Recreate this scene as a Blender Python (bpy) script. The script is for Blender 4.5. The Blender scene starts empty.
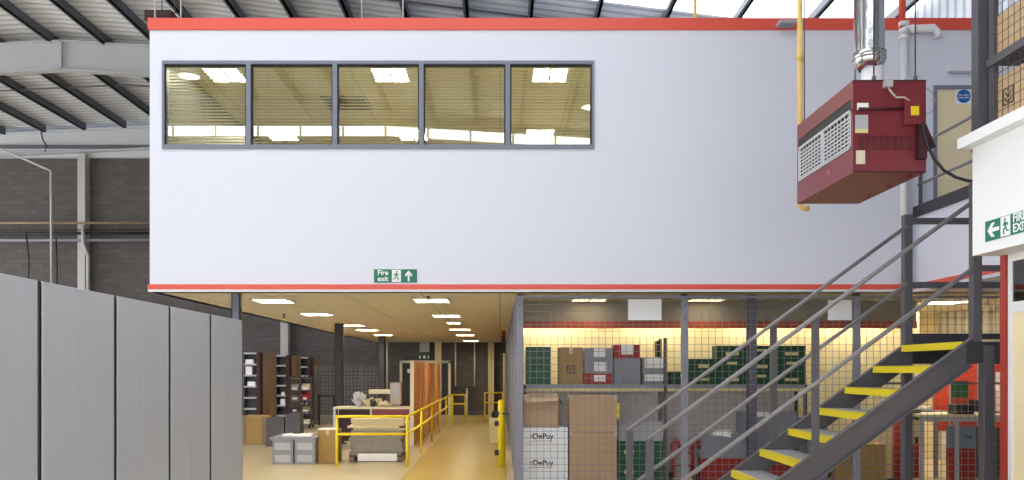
import bpy, bmesh, math, random
from mathutils import Vector, Matrix, noise as mnoise
random.seed(7)
SC = bpy.context.scene
COL = SC.collection
F = 845.0; VX = 500.0; VY = 371.0; EYE = 1.8
def Y_(s): return F / s
def X_(px, s): return (px - VX) / s
def Z_(py, s): return EYE + (VY - py) / s

# ------------------------------------------------------------------ materials
def srgb(c):
    return tuple(((v/255)/12.92 if v/255 <= .04045 else ((v/255+.055)/1.055)**2.4) for v in c) + (1,)
def mat(name, rgb, rough=.6, metal=0.0, var=.06, scale=6.0, bump=0.0, bscale=60.0, emit=0, spec=.5):
    m = bpy.data.materials.new(name); m.use_nodes = True
    nt = m.node_tree; b = nt.nodes['Principled BSDF']
    c = srgb(rgb)
    tc = nt.nodes.new('ShaderNodeTexCoord'); nz = nt.nodes.new('ShaderNodeTexNoise')
    nz.inputs['Scale'].default_value = scale; nz.inputs['Detail'].default_value = 4
    nt.links.new(tc.outputs['Object'], nz.inputs['Vector'])
    rp = nt.nodes.new('ShaderNodeMixRGB')
    rp.inputs[1].default_value = tuple(v*(1-var) for v in c[:3]) + (1,)
    rp.inputs[2].default_value = tuple(min(1, v*(1+var)) for v in c[:3]) + (1,)
    nt.links.new(nz.outputs['Fac'], rp.inputs[0]); nt.links.new(rp.outputs[0], b.inputs['Base Color'])
    b.inputs['Roughness'].default_value = rough; b.inputs['Metallic'].default_value = metal
    b.inputs['Specular IOR Level'].default_value = spec
    if bump:
        n2 = nt.nodes.new('ShaderNodeTexNoise'); n2.inputs['Scale'].default_value = bscale
        nt.links.new(tc.outputs['Object'], n2.inputs['Vector'])
        bp = nt.nodes.new('ShaderNodeBump'); bp.inputs['Strength'].default_value = bump; bp.inputs['Distance'].default_value = .01
        nt.links.new(n2.outputs['Fac'], bp.inputs['Height']); nt.links.new(bp.outputs[0], b.inputs['Normal'])
    if emit:
        b.inputs['Emission Color'].default_value = c; b.inputs['Emission Strength'].default_value = emit
    return m
def emis(name, col, strength):
    m = bpy.data.materials.new(name); m.use_nodes = True; nt = m.node_tree; nt.nodes.clear()
    e = nt.nodes.new('ShaderNodeEmission'); o = nt.nodes.new('ShaderNodeOutputMaterial')
    e.inputs[0].default_value = tuple(col) + (1,); e.inputs[1].default_value = strength
    nt.links.new(e.outputs[0], o.inputs[0]); return m
def brick_mat(name, c1, c2, mortar, w, h, ms, rough=.85, axis='XZ', offset=.5, bump=.4):
    m = bpy.data.materials.new(name); m.use_nodes = True; nt = m.node_tree; b = nt.nodes['Principled BSDF']
    tc = nt.nodes.new('ShaderNodeTexCoord'); sx = nt.nodes.new('ShaderNodeSeparateXYZ'); cx = nt.nodes.new('ShaderNodeCombineXYZ')
    nt.links.new(tc.outputs['Object'], sx.inputs[0])
    nt.links.new(sx.outputs[axis[0]], cx.inputs[0]); nt.links.new(sx.outputs[axis[1]], cx.inputs[1])
    br = nt.nodes.new('ShaderNodeTexBrick'); br.offset = offset
    br.inputs['Scale'].default_value = 1; br.inputs['Brick Width'].default_value = w; br.inputs['Row Height'].default_value = h
    br.inputs['Mortar Size'].default_value = ms; br.inputs['Color1'].default_value = srgb(c1); br.inputs['Color2'].default_value = srgb(c2)
    br.inputs['Mortar'].default_value = srgb(mortar)
    nt.links.new(cx.outputs[0], br.inputs['Vector'])
    nt.links.new(br.outputs['Color'], b.inputs['Base Color']); b.inputs['Roughness'].default_value = rough
    bp = nt.nodes.new('ShaderNodeBump'); bp.inputs['Strength'].default_value = bump; bp.invert = True; bp.inputs['Distance'].default_value = .01
    nt.links.new(br.outputs['Fac'], bp.inputs['Height']); nt.links.new(bp.outputs[0], b.inputs['Normal'])
    return m
def rib_mat(name, c1, c2, axis, period, rough=.5, metal=0.0, strength=.8):
    """profiled metal sheet: ribs repeat along one axis"""
    m = bpy.data.materials.new(name); m.use_nodes = True; nt = m.node_tree; b = nt.nodes['Principled BSDF']
    tc = nt.nodes.new('ShaderNodeTexCoord'); sx = nt.nodes.new('ShaderNodeSeparateXYZ')
    nt.links.new(tc.outputs['Object'], sx.inputs[0])
    mu = nt.nodes.new('ShaderNodeMath'); mu.operation = 'MULTIPLY'; mu.inputs[1].default_value = 1/period
    fr = nt.nodes.new('ShaderNodeMath'); fr.operation = 'PINGPONG'; fr.inputs[1].default_value = .5
    nt.links.new(sx.outputs[axis], mu.inputs[0]); nt.links.new(mu.outputs[0], fr.inputs[0])
    cr = nt.nodes.new('ShaderNodeValToRGB'); cr.color_ramp.elements[0].position = .14; cr.color_ramp.elements[1].position = .2
    cr.color_ramp.elements[0].color = (0,0,0,1); cr.color_ramp.elements[1].color = (1,1,1,1)
    nt.links.new(fr.outputs[0], cr.inputs[0])
    mx = nt.nodes.new('ShaderNodeMixRGB'); mx.inputs[1].default_value = srgb(c1); mx.inputs[2].default_value = srgb(c2)
    nt.links.new(cr.outputs[0], mx.inputs[0]); nt.links.new(mx.outputs[0], b.inputs['Base Color'])
    bp = nt.nodes.new('ShaderNodeBump'); bp.inputs['Strength'].default_value = strength; bp.inputs['Distance'].default_value = .04
    nt.links.new(cr.outputs[0], bp.inputs['Height']); nt.links.new(bp.outputs[0], b.inputs['Normal'])
    b.inputs['Roughness'].default_value = rough; b.inputs['Metallic'].default_value = metal
    return m
def glass_mat(name, tint, ior=1.5, boost=0.0):
    m = bpy.data.materials.new(name); m.use_nodes = True; nt = m.node_tree; nt.nodes.clear()
    o = nt.nodes.new('ShaderNodeOutputMaterial'); mx = nt.nodes.new('ShaderNodeMixShader')
    t = nt.nodes.new('ShaderNodeBsdfTransparent'); g = nt.nodes.new('ShaderNodeBsdfGlossy'); f = nt.nodes.new('ShaderNodeFresnel')
    t.inputs[0].default_value = srgb(tint); g.inputs['Roughness'].default_value = .0; f.inputs[0].default_value = ior
    ad = nt.nodes.new('ShaderNodeMath'); ad.inputs[1].default_value = boost; nt.links.new(f.outputs[0], ad.inputs[0])
    nt.links.new(ad.outputs[0], mx.inputs[0]); nt.links.new(t.outputs[0], mx.inputs[1]); nt.links.new(g.outputs[0], mx.inputs[2])
    nt.links.new(mx.outputs[0], o.inputs[0]); return m

M = {}
M['clad'] = mat('white_cladding', (230,232,245), .45, var=.015, scale=.7)
M['white'] = mat('white_paint', (238,238,242), .4, var=.02)
M['cream'] = mat('cream_wall_paint', (236,226,184), .7, var=.03, scale=2)
M['olive'] = mat('office_wall_paint', (212,206,176), .7, var=.03, scale=2)
M['red'] = mat('red_trim_paint', (234,92,76), .4, var=.03)
M['frame'] = mat('grey_blue_frame', (128,132,148), .4, var=.03)
M['steel'] = mat('dark_grey_steel', (88,86,92), .45, var=.06, scale=12)
M['steel_dk'] = mat('charcoal_steel', (58,58,64), .5, var=.08, scale=12)
M['rail'] = mat('grey_painted_tube', (140,137,139), .4, var=.05, scale=12)
M['galv'] = mat('galvanised_mesh_wire', (140,140,146), .4, .2, var=.05)
M['lilac'] = mat('grey_mesh_post', (142,142,156), .45, var=.05)
M['yellow'] = mat('safety_yellow', (238,214,30), .45, var=.05, scale=14)
M['tread'] = mat('grey_tread_plate', (158,160,168), .45, .2, var=.10, scale=30, bump=.5, bscale=120)
M['panel'] = mat('pale_grey_panel', (204,209,224), .38, var=.03, scale=1.2)
M['gap'] = mat('dark_green_joint', (62,78,84), .5)
M['card'] = mat('cardboard', (200,166,132), .85, var=.07, scale=5, bump=.15)
M['card2'] = mat('cardboard_light', (214,180,136), .85, var=.06, scale=4)
M['card_lt'] = mat('cardboard_pale_edge', (212,188,156), .85, var=.06, scale=6)
M['card_yel'] = mat('cardboard_yellowish', (170,140,86), .85, var=.07, scale=5)
M['tape'] = mat('clear_tape', (206,192,170), .35)
M['green'] = mat('green_plastic', (28,92,62), .45, var=.1, scale=8)
M['green2'] = mat('dark_green_plastic', (24,76,44), .45, var=.1, scale=8)
M['greypl'] = mat('grey_plastic', (146,148,160), .45, var=.06, scale=8)
M['greypl_lt'] = mat('pale_grey_plastic', (184,184,192), .45, var=.05, scale=8)
M['redpl'] = mat('red_plastic', (164,40,36), .45, var=.1, scale=8)
M['bluepl'] = mat('blue_grey_plastic', (120,138,170), .45, var=.06, scale=8)
M['paper'] = mat('white_paper', (252,252,253), .7, var=.02)
M['black'] = mat('black_plastic', (24,24,28), .5, var=.1)
M['maroon'] = mat('maroon_enamel', (122,44,54), .38, var=.07, scale=5)
M['maroon_v'] = mat('dark_maroon_enamel', (96,34,42), .45)
M['maroon_dk'] = mat('deep_maroon', (58,18,24), .5)  # darkest maroon, plain tone for casing, cowl, lips and boards
M['alu'] = mat('bright_aluminium', (196,198,202), .22, .9, var=.05)
M['flue'] = mat('polished_flue', (214,216,222), .16, 1.0, var=.08, scale=9, bump=.25, bscale=9)
M['ochre'] = mat('ochre_gas_pipe', (228,190,112), .4, var=.04)
M['green_sign'] = mat('sign_green', (24,124,94), .5, var=.02)
M['blue_sign'] = mat('sign_blue', (30,100,176), .5, var=.02)
M['wood'] = mat('pale_beech_veneer', (252,230,190), .45, var=.08, scale=3)
M['brownwd'] = mat('orange_brown_laminate', (208,132,66), .4, var=.12, scale=4)
M['brownwd2'] = mat('pale_orange_laminate', (220,160,96), .4, var=.1, scale=4)
M['ply'] = mat('tan_board', (140,122,98), .7, var=.06, scale=4)
M['orange'] = mat('orange_red_board', (214,66,34), .6, var=.05, scale=4)
M['bench'] = mat('pale_bench_top', (226,216,190), .4, var=.03)
M['col'] = mat('pale_grey_column', (182,180,178), .5, var=.04)
M['colcream'] = mat('cream_column', (222,206,160), .5, var=.04)
M['portal'] = mat('pale_portal_steel', (192,193,197), .5, var=.04, scale=2)
M['purlin'] = mat('dark_purlin_steel', (92,93,100), .5, var=.06)
M['shade'] = mat('white_lamp_shade', (240,240,240), .3, var=.01)
M['cable'] = mat('black_cable', (30,30,34), .5)
M['cablew'] = mat('grey_cable', (190,180,176), .5)
M['wrap'] = mat('grey_wrapped_sheet', (140,134,128), .35, var=.2, scale=9, bump=.6, bscale=14)
M['foam'] = mat('cream_foam_sheet', (222,208,172), .7, var=.08, scale=7)
M['yedge'] = mat('pale_shelf_edge', (222,214,150), .5)
M['block'] = brick_mat('grey_blockwork', (96,90,89), (85,80,79), (78,73,72), .44, .2, .01)
M['ctile'] = brick_mat('ceiling_tiles', (216,208,190), (212,204,186), (166,158,136), 1.2, .6, .012, axis='XY', offset=0, bump=.1)
M['deck'] = rib_mat('roof_deck_sheet', (188,190,196), (222,223,228), 'Y', .33, .5)
M['sidec'] = rib_mat('ribbed_wall_sheet', (150,152,158), (186,188,194), 'Y', .3, .5)
M['glass'] = glass_mat('window_glass', (246,247,236), 1.5, .05)
M['glass2'] = glass_mat('cabin_glass', (150,160,170), 1.5, .05)
M['blind'] = mat('cream_blind_slat', (226,220,180), .5, var=.02)
M['troff'] = emis('troffer_light', (1, .87, .64), 58.0)
M['troff_off'] = emis('office_troffer_light', (1, .94, .82), 44.0)
M['sky'] = emis('rooflight_daylight', (.9, .95, 1), 4.25)
M['fill_front'] = emis('added_front_fill', (.92, .96, 1), 5.6)
M['fill_left'] = emis('added_side_fill', (.92, .96, 1), 7.0)
M['sky_r'] = emis('high_window_daylight', (.95, .97, 1), 9.0)
M['bulb'] = emis('high_bay_glow', (1, .96, .9), 25.0)
M['troff_c'] = emis('cage_light', (1, .86, .6), 10.0)
M['tube'] = emis('fluorescent_tube', (1, .86, .56), 105.0)
def floor_mat():
    m = mat('polished_concrete_floor', (196,182,150), .3, var=.07, scale=.8)
    nt = m.node_tree; b = nt.nodes['Principled BSDF']
    tc = nt.nodes.new('ShaderNodeTexCoord'); sx = nt.nodes.new('ShaderNodeSeparateXYZ'); nt.links.new(tc.outputs['Object'], sx.inputs[0])
    a = nt.nodes.new('ShaderNodeMath'); a.operation = 'GREATER_THAN'; a.inputs[1].default_value = -1.66; nt.links.new(sx.outputs[0], a.inputs[0])
    c = nt.nodes.new('ShaderNodeMath'); c.operation = 'LESS_THAN'; c.inputs[1].default_value = .12; nt.links.new(sx.outputs[0], c.inputs[0])
    e = nt.nodes.new('ShaderNodeMath'); e.operation = 'MULTIPLY'; nt.links.new(a.outputs[0], e.inputs[0]); nt.links.new(c.outputs[0], e.inputs[1])
    src = b.inputs['Base Color'].links[0].from_socket
    mx = nt.nodes.new('ShaderNodeMixRGB'); mx.inputs[2].default_value = srgb((180,154,84))
    nt.links.new(e.outputs[0], mx.inputs[0]); nt.links.new(src, mx.inputs[1]); nt.links.new(mx.outputs[0], b.inputs['Base Color'])
    return m
M['floor'] = floor_mat()
M['bulkhead'] = mat('grey_brown_bulkhead', (150,142,128), .7)
M['cabin'] = mat('cabin_white_paint', (251,252,255), .4, var=.005)
M['grille'] = mat('pale_grille_blade', (206,208,212), .4, var=.03)
M['orangered'] = mat('orange_red_beam', (186,84,52), .5)
M['backsheet'] = mat('grey_back_sheet', (212,202,196), .6, var=.05)
M['postred'] = mat('deep_red_paint', (172,56,46), .45)
M['coldark'] = mat('dark_column_paint', (50,50,58), .6)
M['col_daylit'] = mat('daylit_column_steel', (100,100,116), .45, var=.05)

# ------------------------------------------------------------------ mesh helpers
class MB:
    def __init__(s): s.v = []; s.f = []; s.sm = []
    def add(s, vs, fs, smooth=False):
        o = len(s.v); s.v += [tuple(p) for p in vs]
        for f in fs: s.f.append(tuple(i+o for i in f)); s.sm.append(smooth)
        return s
    def box(s, x0, x1, y0, y1, z0, z1):
        if x0 > x1: x0, x1 = x1, x0
        if y0 > y1: y0, y1 = y1, y0
        if z0 > z1: z0, z1 = z1, z0
        return s.add([(x0,y0,z0),(x1,y0,z0),(x1,y1,z0),(x0,y1,z0),(x0,y0,z1),(x1,y0,z1),(x1,y1,z1),(x0,y1,z1)],
              [(0,3,2,1),(4,5,6,7),(0,1,5,4),(1,2,6,5),(2,3,7,6),(3,0,4,7)])
    def prism(s, poly, axis, a, b):
        """extrude a 2-D polygon along an axis; poly coordinates are the other two axes in xyz order"""
        def p(u, v, w): return {'x': (w,u,v), 'y': (u,w,v), 'z': (u,v,w)}[axis]
        n = len(poly)
        return s.add([p(u,v,a) for u,v in poly] + [p(u,v,b) for u,v in poly],
              [tuple(range(n))[::-1], tuple(range(n,2*n))] + [(i,(i+1)%n,(i+1)%n+n,i+n) for i in range(n)])
    def tube(s, pts, r, n=10, r2=None):
        pts = [Vector(p) for p in pts]; rings = []
        for i, p in enumerate(pts):
            d = (pts[min(i+1,len(pts)-1)] - pts[max(i-1,0)]).normalized()
            up = Vector((0,0,1)) if abs(d.z) < .95 else Vector((1,0,0))
            a = d.cross(up).normalized(); b = d.cross(a).normalized()
            rr = r if r2 is None else r + (r2-r)*i/(len(pts)-1)
            rings.append([p + (a*math.cos(2*math.pi*k/n) + b*math.sin(2*math.pi*k/n))*rr for k in range(n)])
        vs = [q for ring in rings for q in ring]
        fs = [(i*n+k, i*n+(k+1)%n, (i+1)*n+(k+1)%n, (i+1)*n+k) for i in range(len(pts)-1) for k in range(n)]
        s.add(vs, fs, True)
        o = len(s.v) - len(vs)
        s.f.append(tuple(o+k for k in range(n))[::-1]); s.sm.append(False)
        s.f.append(tuple(o+(len(pts)-1)*n+k for k in range(n))); s.sm.append(False)
        return s
    def lathe(s, prof, cx, cy, n=24):
        vs = [(cx+r*math.cos(2*math.pi*k/n), cy+r*math.sin(2*math.pi*k/n), z) for r, z in prof for k in range(n)]
        fs = [(i*n+k, i*n+(k+1)%n, (i+1)*n+(k+1)%n, (i+1)*n+k) for i in range(len(prof)-1) for k in range(n)]
        return s.add(vs, fs, True)
    def build(s, name, m, parent=None, bevel=0, loc=None):
        me = bpy.data.meshes.new(name); me.from_pydata(s.v, [], s.f); me.update()
        for p, sm in zip(me.polygons, s.sm): p.use_smooth = sm
        bm = bmesh.new(); bm.from_mesh(me); bmesh.ops.recalc_face_normals(bm, faces=bm.faces); bm.to_mesh(me); bm.free()
        me.materials.append(m)
        o = bpy.data.objects.new(name, me); COL.objects.link(o)
        if parent: o.parent = parent; me.transform(Matrix.Translation(-Vector(wl(parent))))
        elif loc is not None: me.transform(Matrix.Translation(-Vector(loc))); o.location = loc
        if bevel:
            bv = o.modifiers.new('bevel', 'BEVEL'); bv.width = bevel; bv.segments = 2; bv.limit_method = 'ANGLE'
        return o
def wl(o):
    v = Vector(o.location)
    while o.parent: o = o.parent; v += Vector(o.location)
    return v
def tag(o, label, cat, group=None, kind=None):
    o['label'] = label; o['category'] = cat
    if group: o['group'] = group
    if kind: o['kind'] = kind
    return o
def thing(name, label, cat, loc=(0,0,0), group=None):
    o = bpy.data.objects.new(name, None); COL.objects.link(o); o.location = loc
    return tag(o, label, cat, group)
def struct(name, mb, m, parent=None, bevel=0):
    o = mb.build(name, m, parent, bevel)
    if not parent: o['kind'] = 'structure'
    return o
def bx(*a): return MB().box(*a)
def text(name, body, size, m, parent, loc, face='front', bold=0.0, spacing=1.0, align='CENTER'):
    """raised lettering; face 'front' faces the camera (-Y), 'left' faces -X"""
    cu = bpy.data.curves.new(name, 'FONT'); cu.body = body; cu.size = size; cu.extrude = .001; cu.offset = bold
    cu.align_x = align; cu.align_y = 'CENTER'; cu.space_line = .85; cu.space_character = spacing
    t = bpy.data.objects.new(name + '_tmp', cu); COL.objects.link(t)
    dg = bpy.context.evaluated_depsgraph_get()
    me = bpy.data.meshes.new_from_object(t.evaluated_get(dg)); bpy.data.objects.remove(t)
    R = Matrix.Rotation(math.pi/2, 4, 'X')
    if face == 'left': R = Matrix.Rotation(-math.pi/2, 4, 'Z') @ R
    me.transform(R); me.materials.clear(); me.materials.append(m); me.name = name
    o = bpy.data.objects.new(name, me); COL.objects.link(o); o.parent = parent
    o.location = Vector(loc) - wl(parent)
    return o

# ------------------------------------------------------------------ THE HALL
YW = 12.52            # face of the white office wall
YB = 34.6             # back blockwork wall
XR = 8.9; XL = -30.0; YF = -5.0
def drop(x):
    if x < -13.2: return .05*(-13.2-x)
    if x < -8: return .06*(x+13.2)
    return .312 + .125*(x+8)
def zrafter(x): return EYE + 9.06 - drop(x)
def zdeck(x): return EYE + 10.19 - drop(x)
struct('floor', bx(XL, XR+.2, YF-.2, YB+.3, -.2, 0), M['floor'])
struct('wall_back', bx(XL, XR+.2, YB, YB+.3, 0, 11.2), M['block'])
struct('wall_left', bx(XL-.2, XL, YF-.2, YB+.3, 0, 11.2), M['sidec'])
struct('wall_right', bx(XR, XR+.2, YF-.2, YB, 0, zdeck(XR)), M['sidec'])
struct('wall_front', bx(XL, XR, YF-.2, YF, 0, 9.5), M['sidec'])
xs = [XL-.2, -13.2, -8, XR+.2]
struct('ceiling', MB().prism([(x, zdeck(x)) for x in xs] + [(x, zdeck(x)+.15) for x in xs[::-1]], 'y', YF-.2, YB+.3), M['deck'])
# rooflights (daylight comes through them)
def rooflight(n, x0, x1, y0, y1):
    pts = [x0] + [x for x in (-13.2, -8) if x0 < x < x1] + [x1]
    o = struct('window_%d' % n, MB().prism([(x, zdeck(x)-.05) for x in pts] + [(x, zdeck(x)-.02) for x in pts[::-1]], 'y', y0, y1), M['sky'])
rooflight(10, 1.4, XR, 13.2, 19.5)
rooflight(11, -12, 3.2, 4.6, 8.8)  # unseen, extent shaped to light the office wall
rooflight(12, -28, -17, 12, 24)  # added out of view to brighten the far roof deck
for i in range(5):
    struct('window_%d' % (50+i), bx(XL, XL+.04, 2+i*6.2, 7.4+i*6.2, 1.5, 8.5), M['fill_left'])  # added glowing panels on the unseen left wall, to brighten the roof deck
# portal rafters
for y in (4.0, 11.6, 25.5, 34.3):
    mb = MB(); pr = [(x, zrafter(x)) for x in xs] + [(x, zrafter(x)+.88) for x in xs[::-1]]
    mb.prism(pr, 'y', y-.02, y+.02)
    for dz in (0, .85):
        mb.prism([(x, zrafter(x)+dz) for x in xs] + [(x, zrafter(x)+dz+.04) for x in xs[::-1]], 'y', y-.14, y+.14)
    for px in (-13.2,): mb.box(px-.03, px+.03, y-.14, y+.14, zrafter(px), zrafter(px)+.88)
    struct('roof_rafter', mb, M['portal'])
# purlins
for x in [-7.0-1.63*k for k in range(13, 0, -1)] + [-7.0+1.55*k for k in range(11)]:
    z = zdeck(x)
    m = MB().box(x-.035, x+.035, YF, 34.2, z-.28, z-.01).box(x-.09, x+.035, YF, 34.2, z-.28, z-.26)
    struct('roof_purlin', m, M['purlin'])
for y in (20.5, 29.5):                     # sag bars across the purlins
    struct('roof_tie', MB().tube([(XL, y, zdeck(XL)-.2), (-13.2, y, zdeck(-13.2)-.2), (-8, y, zdeck(-8)-.2), (XR, y, zdeck(XR)-.2)], .03, 6), M['purlin'])
struct('trim_4', bx(XL, -5.4, 34.2, 34.3, 10.82, 10.95), M['purlin'])
struct('trim_5', bx(XL, -5.3, 34.44, 34.6, 10.5, 11.3), M['portal'])
# columns on the back wall
for px in (-119, 83, 285):
    x = X_(px, 24.6); struct('wall_column', bx(x-.15, x+.15, 34.2, 34.6, 0, 10.6), M['col'])
# high window strip behind the camera
for i in range(13):
    x0 = -14.5 + i*1.5; x1 = x0 + 1.42
    d0 = max(0, x0+4)*.06; d1 = max(0, x1+4)*.06
    struct('window_%d' % (20+i), MB().prism([(x0, 10.1-d0), (x1, 10.1-d1), (x1, 10.44-d1), (x0, 10.44-d0)], 'y', YF+.28, YF+.3), M['sky_r'])
struct('trim_6', bx(-15, 5.2, YF, YF+.27, 9.3, 10.7), M['portal'])
# added fill light: glowing panels low in the unseen wall behind the camera
for i, (x0, x1) in enumerate(((-18, -13.4), (-12.6, -8), (-7.2, -2.6), (-1.8, 2.8))):
    struct('window_%d' % (40+i), bx(x0, x1, YF+.0, YF+.03, .8, 4.6), M['fill_front'])

# ------------------------------------------------------------------ THE RAISED OFFICE
XOL = -5.19
wx0, wx1, wz0, wz1 = -5.0, 1.393, 5.09, 6.39
ZC = 2.97; ZF = 4.1; ZT = 7.0
mb = MB()
dx0, dx1, dz1 = 6.42, 7.32, 6.03
mb.box(XOL, wx0, YW, YW+.14, ZC, ZT).box(wx0, wx1, YW, YW+.14, ZC, wz0).box(wx0, wx1, YW, YW+.14, wz1, ZT)
mb.box(wx1, dx0, YW, YW+.14, ZC, ZT).box(dx0, dx1, YW, YW+.14, ZC, ZF).box(dx0, dx1, YW, YW+.14, dz1, ZT).box(dx1, XR, YW, YW+.14, ZC, ZT)
struct('wall_office', mb, M['clad'])
struct('wall_office_end', bx(XOL, XOL+.12, YW+.14, YB, ZC, ZT), M['clad'])
struct('wall_office_lining', bx(XOL+.121, XOL+.14, YW+.15, 20.9, ZF, 6.61), M['steel'])
struct('trim_1', bx(XOL-.02, XR, YW-.03, YW, 6.85, 7.02), M['red'])
struct('trim_2', bx(XOL-.02, XR, YW-.03, YW, 3.008, 3.082), M['red'])
struct('trim_3', bx(XOL-.02, XR, YW-.02, YW, 2.972, 3.008), M['white'])
struct('ceiling_office_underside', bx(XOL, XR, YW, YB, ZC, ZC+.1), M['ctile'])
struct('floor_office', bx(XOL+.12, XR, YW+.14, YB, ZF-.2, ZF), M['ply'])
struct('ceiling_office', bx(XOL+.12, XR, YW+.14, 24, 6.62, 6.7), M['ctile'])
struct('ceiling_office_roof', bx(XOL, XR, YW, 24, 6.9, 6.98), M['deck'])
struct('wall_office_rear', bx(XOL+.12, XR, 21, 21.1, ZF, 6.62), M['olive'])
struct('wall_office_partition', bx(1.9, 2.0, YW+.14, 21, ZF, 6.62), M['olive'])
# five-bay ribbon window
pw = (wx1-wx0)/5
for i in range(5):
    a = wx0 + i*pw; b = a + pw; fw = .034
    fr = MB().box(a, a+fw, YW-.03, YW+.07, wz0, wz1).box(b-fw, b, YW-.03, YW+.07, wz0, wz1)
    fr.box(a+fw, b-fw, YW-.03, YW+.07, wz0, wz0+.06).box(a+fw, b-fw, YW-.03, YW+.07, wz1-.05, wz1)
    w = struct('window_%d' % (i+1), fr, M['frame'])
    ga = MB().box(a+fw, a+fw+.02, YW-.0, YW+.03, wz0+.06, wz1-.05).box(b-fw-.02, b-fw, YW, YW+.03, wz0+.06, wz1-.05).box(a+fw, b-fw, YW, YW+.03, wz1-.075, wz1-.05)
    ga.build('window_gasket', M['black'], w)
    bx(a+fw, b-fw, YW+.03, YW+.036, wz0+.06, wz1-.05).build('window_pane', M['glass'], w)
    where = ['leftmost', 'second from left', 'middle', 'second from right', 'rightmost'][i]
    t = thing('venetian_blind', 'cream venetian blind behind the %s office window pane' % where, 'blind', ((a+b)/2, YW+.11, wz0+.06), 'venetian blinds in the office windows')
    sl = MB(); z = wz0 + .08
    while z < wz1 - .08:
        sl.add([(a+.06, YW+.09, z+.006), (b-.06, YW+.09, z+.006), (b-.06, YW+.116, z-.006), (a+.06, YW+.116, z-.006)], [(0,1,2,3)]); z += .047
    sl.build('slats', M['blind'], t)
    bx(a+.05, b-.05, YW+.09, YW+.12, wz1-.07, wz1-.03).build('head_rail', M['blind'], t)
    cd = MB()
    for q in (.2, .5, .8): cd.tube([(a+pw*q, YW+.088, wz0+.08), (a+pw*q, YW+.088, wz1-.05)], .0015, 4)
    cd.build('cords', M['blind'], t)
# ceiling lights inside the office
names = ['left', 'middle', 'right']
def troffer(x, y, z, label, group, w=.6, l=1.2, m=None, name='ceiling_light', louvre=False):
    t = thing(name, label, 'light', (x, y, z), group)
    fr = MB().box(x-w/2, x+w/2, y-l/2, y-l/2+.03, z-.02, z).box(x-w/2, x+w/2, y+l/2-.03, y+l/2, z-.02, z)
    fr.box(x-w/2, x-w/2+.03, y-l/2, y+l/2, z-.02, z).box(x+w/2-.03, x+w/2, y-l/2, y+l/2, z-.02, z).box(x-.015, x+.015, y-l/2, y+l/2, z-.022, z)
    fr.build('light_frame', M['white'], t)
    bx(x-w/2+.03, x+w/2-.03, y-l/2+.03, y+l/2-.03, z-.006, z-.001).build('diffuser', m or M['troff'], t)
    if louvre:
        lv = MB()
        for k in range(1, 6): xx = x-w/2+.03+k*(w-.06)/6; lv.box(xx-.002, xx+.002, y-l/2+.03, y+l/2-.03, z-.024, z-.008)
        for k in range(1, 8): yy = y-l/2+.03+k*(l-.06)/8; lv.box(x-w/2+.03, x+w/2-.03, yy-.002, yy+.002, z-.024, z-.008)
        lv.build('louvre', M['bench'], t)
for j, (y, rw) in enumerate(((13.65, 'front'), (17.2, 'rear'))):
    for i, x in enumerate((-4.46, -1.78, .81)):
        troffer(x, y, 6.62, 'square-celled ceiling light seen through the office windows, %s one of the %s row' % (names[i], rw), 'lights inside the upper office', m=M['troff_off'], l=.85)
t = thing('ceiling_vent', 'grey louvred air vent in office ceiling seen through second window', 'vent', (-2.75, 15.2, 6.6), None)
v = MB().box(-3.15, -2.35, 14.8, 15.6, 6.6, 6.62)
v.build('vent_frame', M['greypl'], t)
v = MB()
for k in range(7): v.box(-3.1, -2.4, 14.86+k*.1, 14.9+k*.1, 6.585, 6.6)
v.build('vent_louvre', M['steel'], t)
# desks / chairs just visible at the sill
for (px, lab) in ((437, 'left of two dark chair backs above the sill of the fourth office window'), (457, 'right of two dark chair backs above the sill of the fourth office window')):
    x = X_(px, 62); yo = 0 if px == 437 else .9; x = X_(px, 62-yo*4)
    t = thing('office_chair', lab, 'chair', (x, 13.6, ZF), 'chairs inside the upper office')
    MB().prism([(x-.2, 5.0), (x+.2, 5.0), (x+.16, 5.33), (x+.05, 5.37), (x-.12, 5.34)], 'y', 13.6, 13.66).build('backrest', M['black'], t, .02)
    bx(x-.24, x+.24, 13.12, 13.6, 4.55, 4.62).build('seat', M['black'], t, .02)
    MB().tube([(x, 13.4, ZF+.05), (x, 13.4, 4.55)], .03).build('stem', M['steel'], t)
    b = MB()
    for k in range(5): b.tube([(x, 13.4, ZF+.1), (x+.28*math.cos(k*1.257), 13.4+.28*math.sin(k*1.257), ZF+.03)], .02, 6)
    b.build('base', M['steel'], t)
    MB().tube([(x, 13.55, 4.58), (x, 13.67, 4.7), (x, 13.67, 5.1)], .02).build('back_stem', M['steel'], t)
    t.location.y += yo

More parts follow.
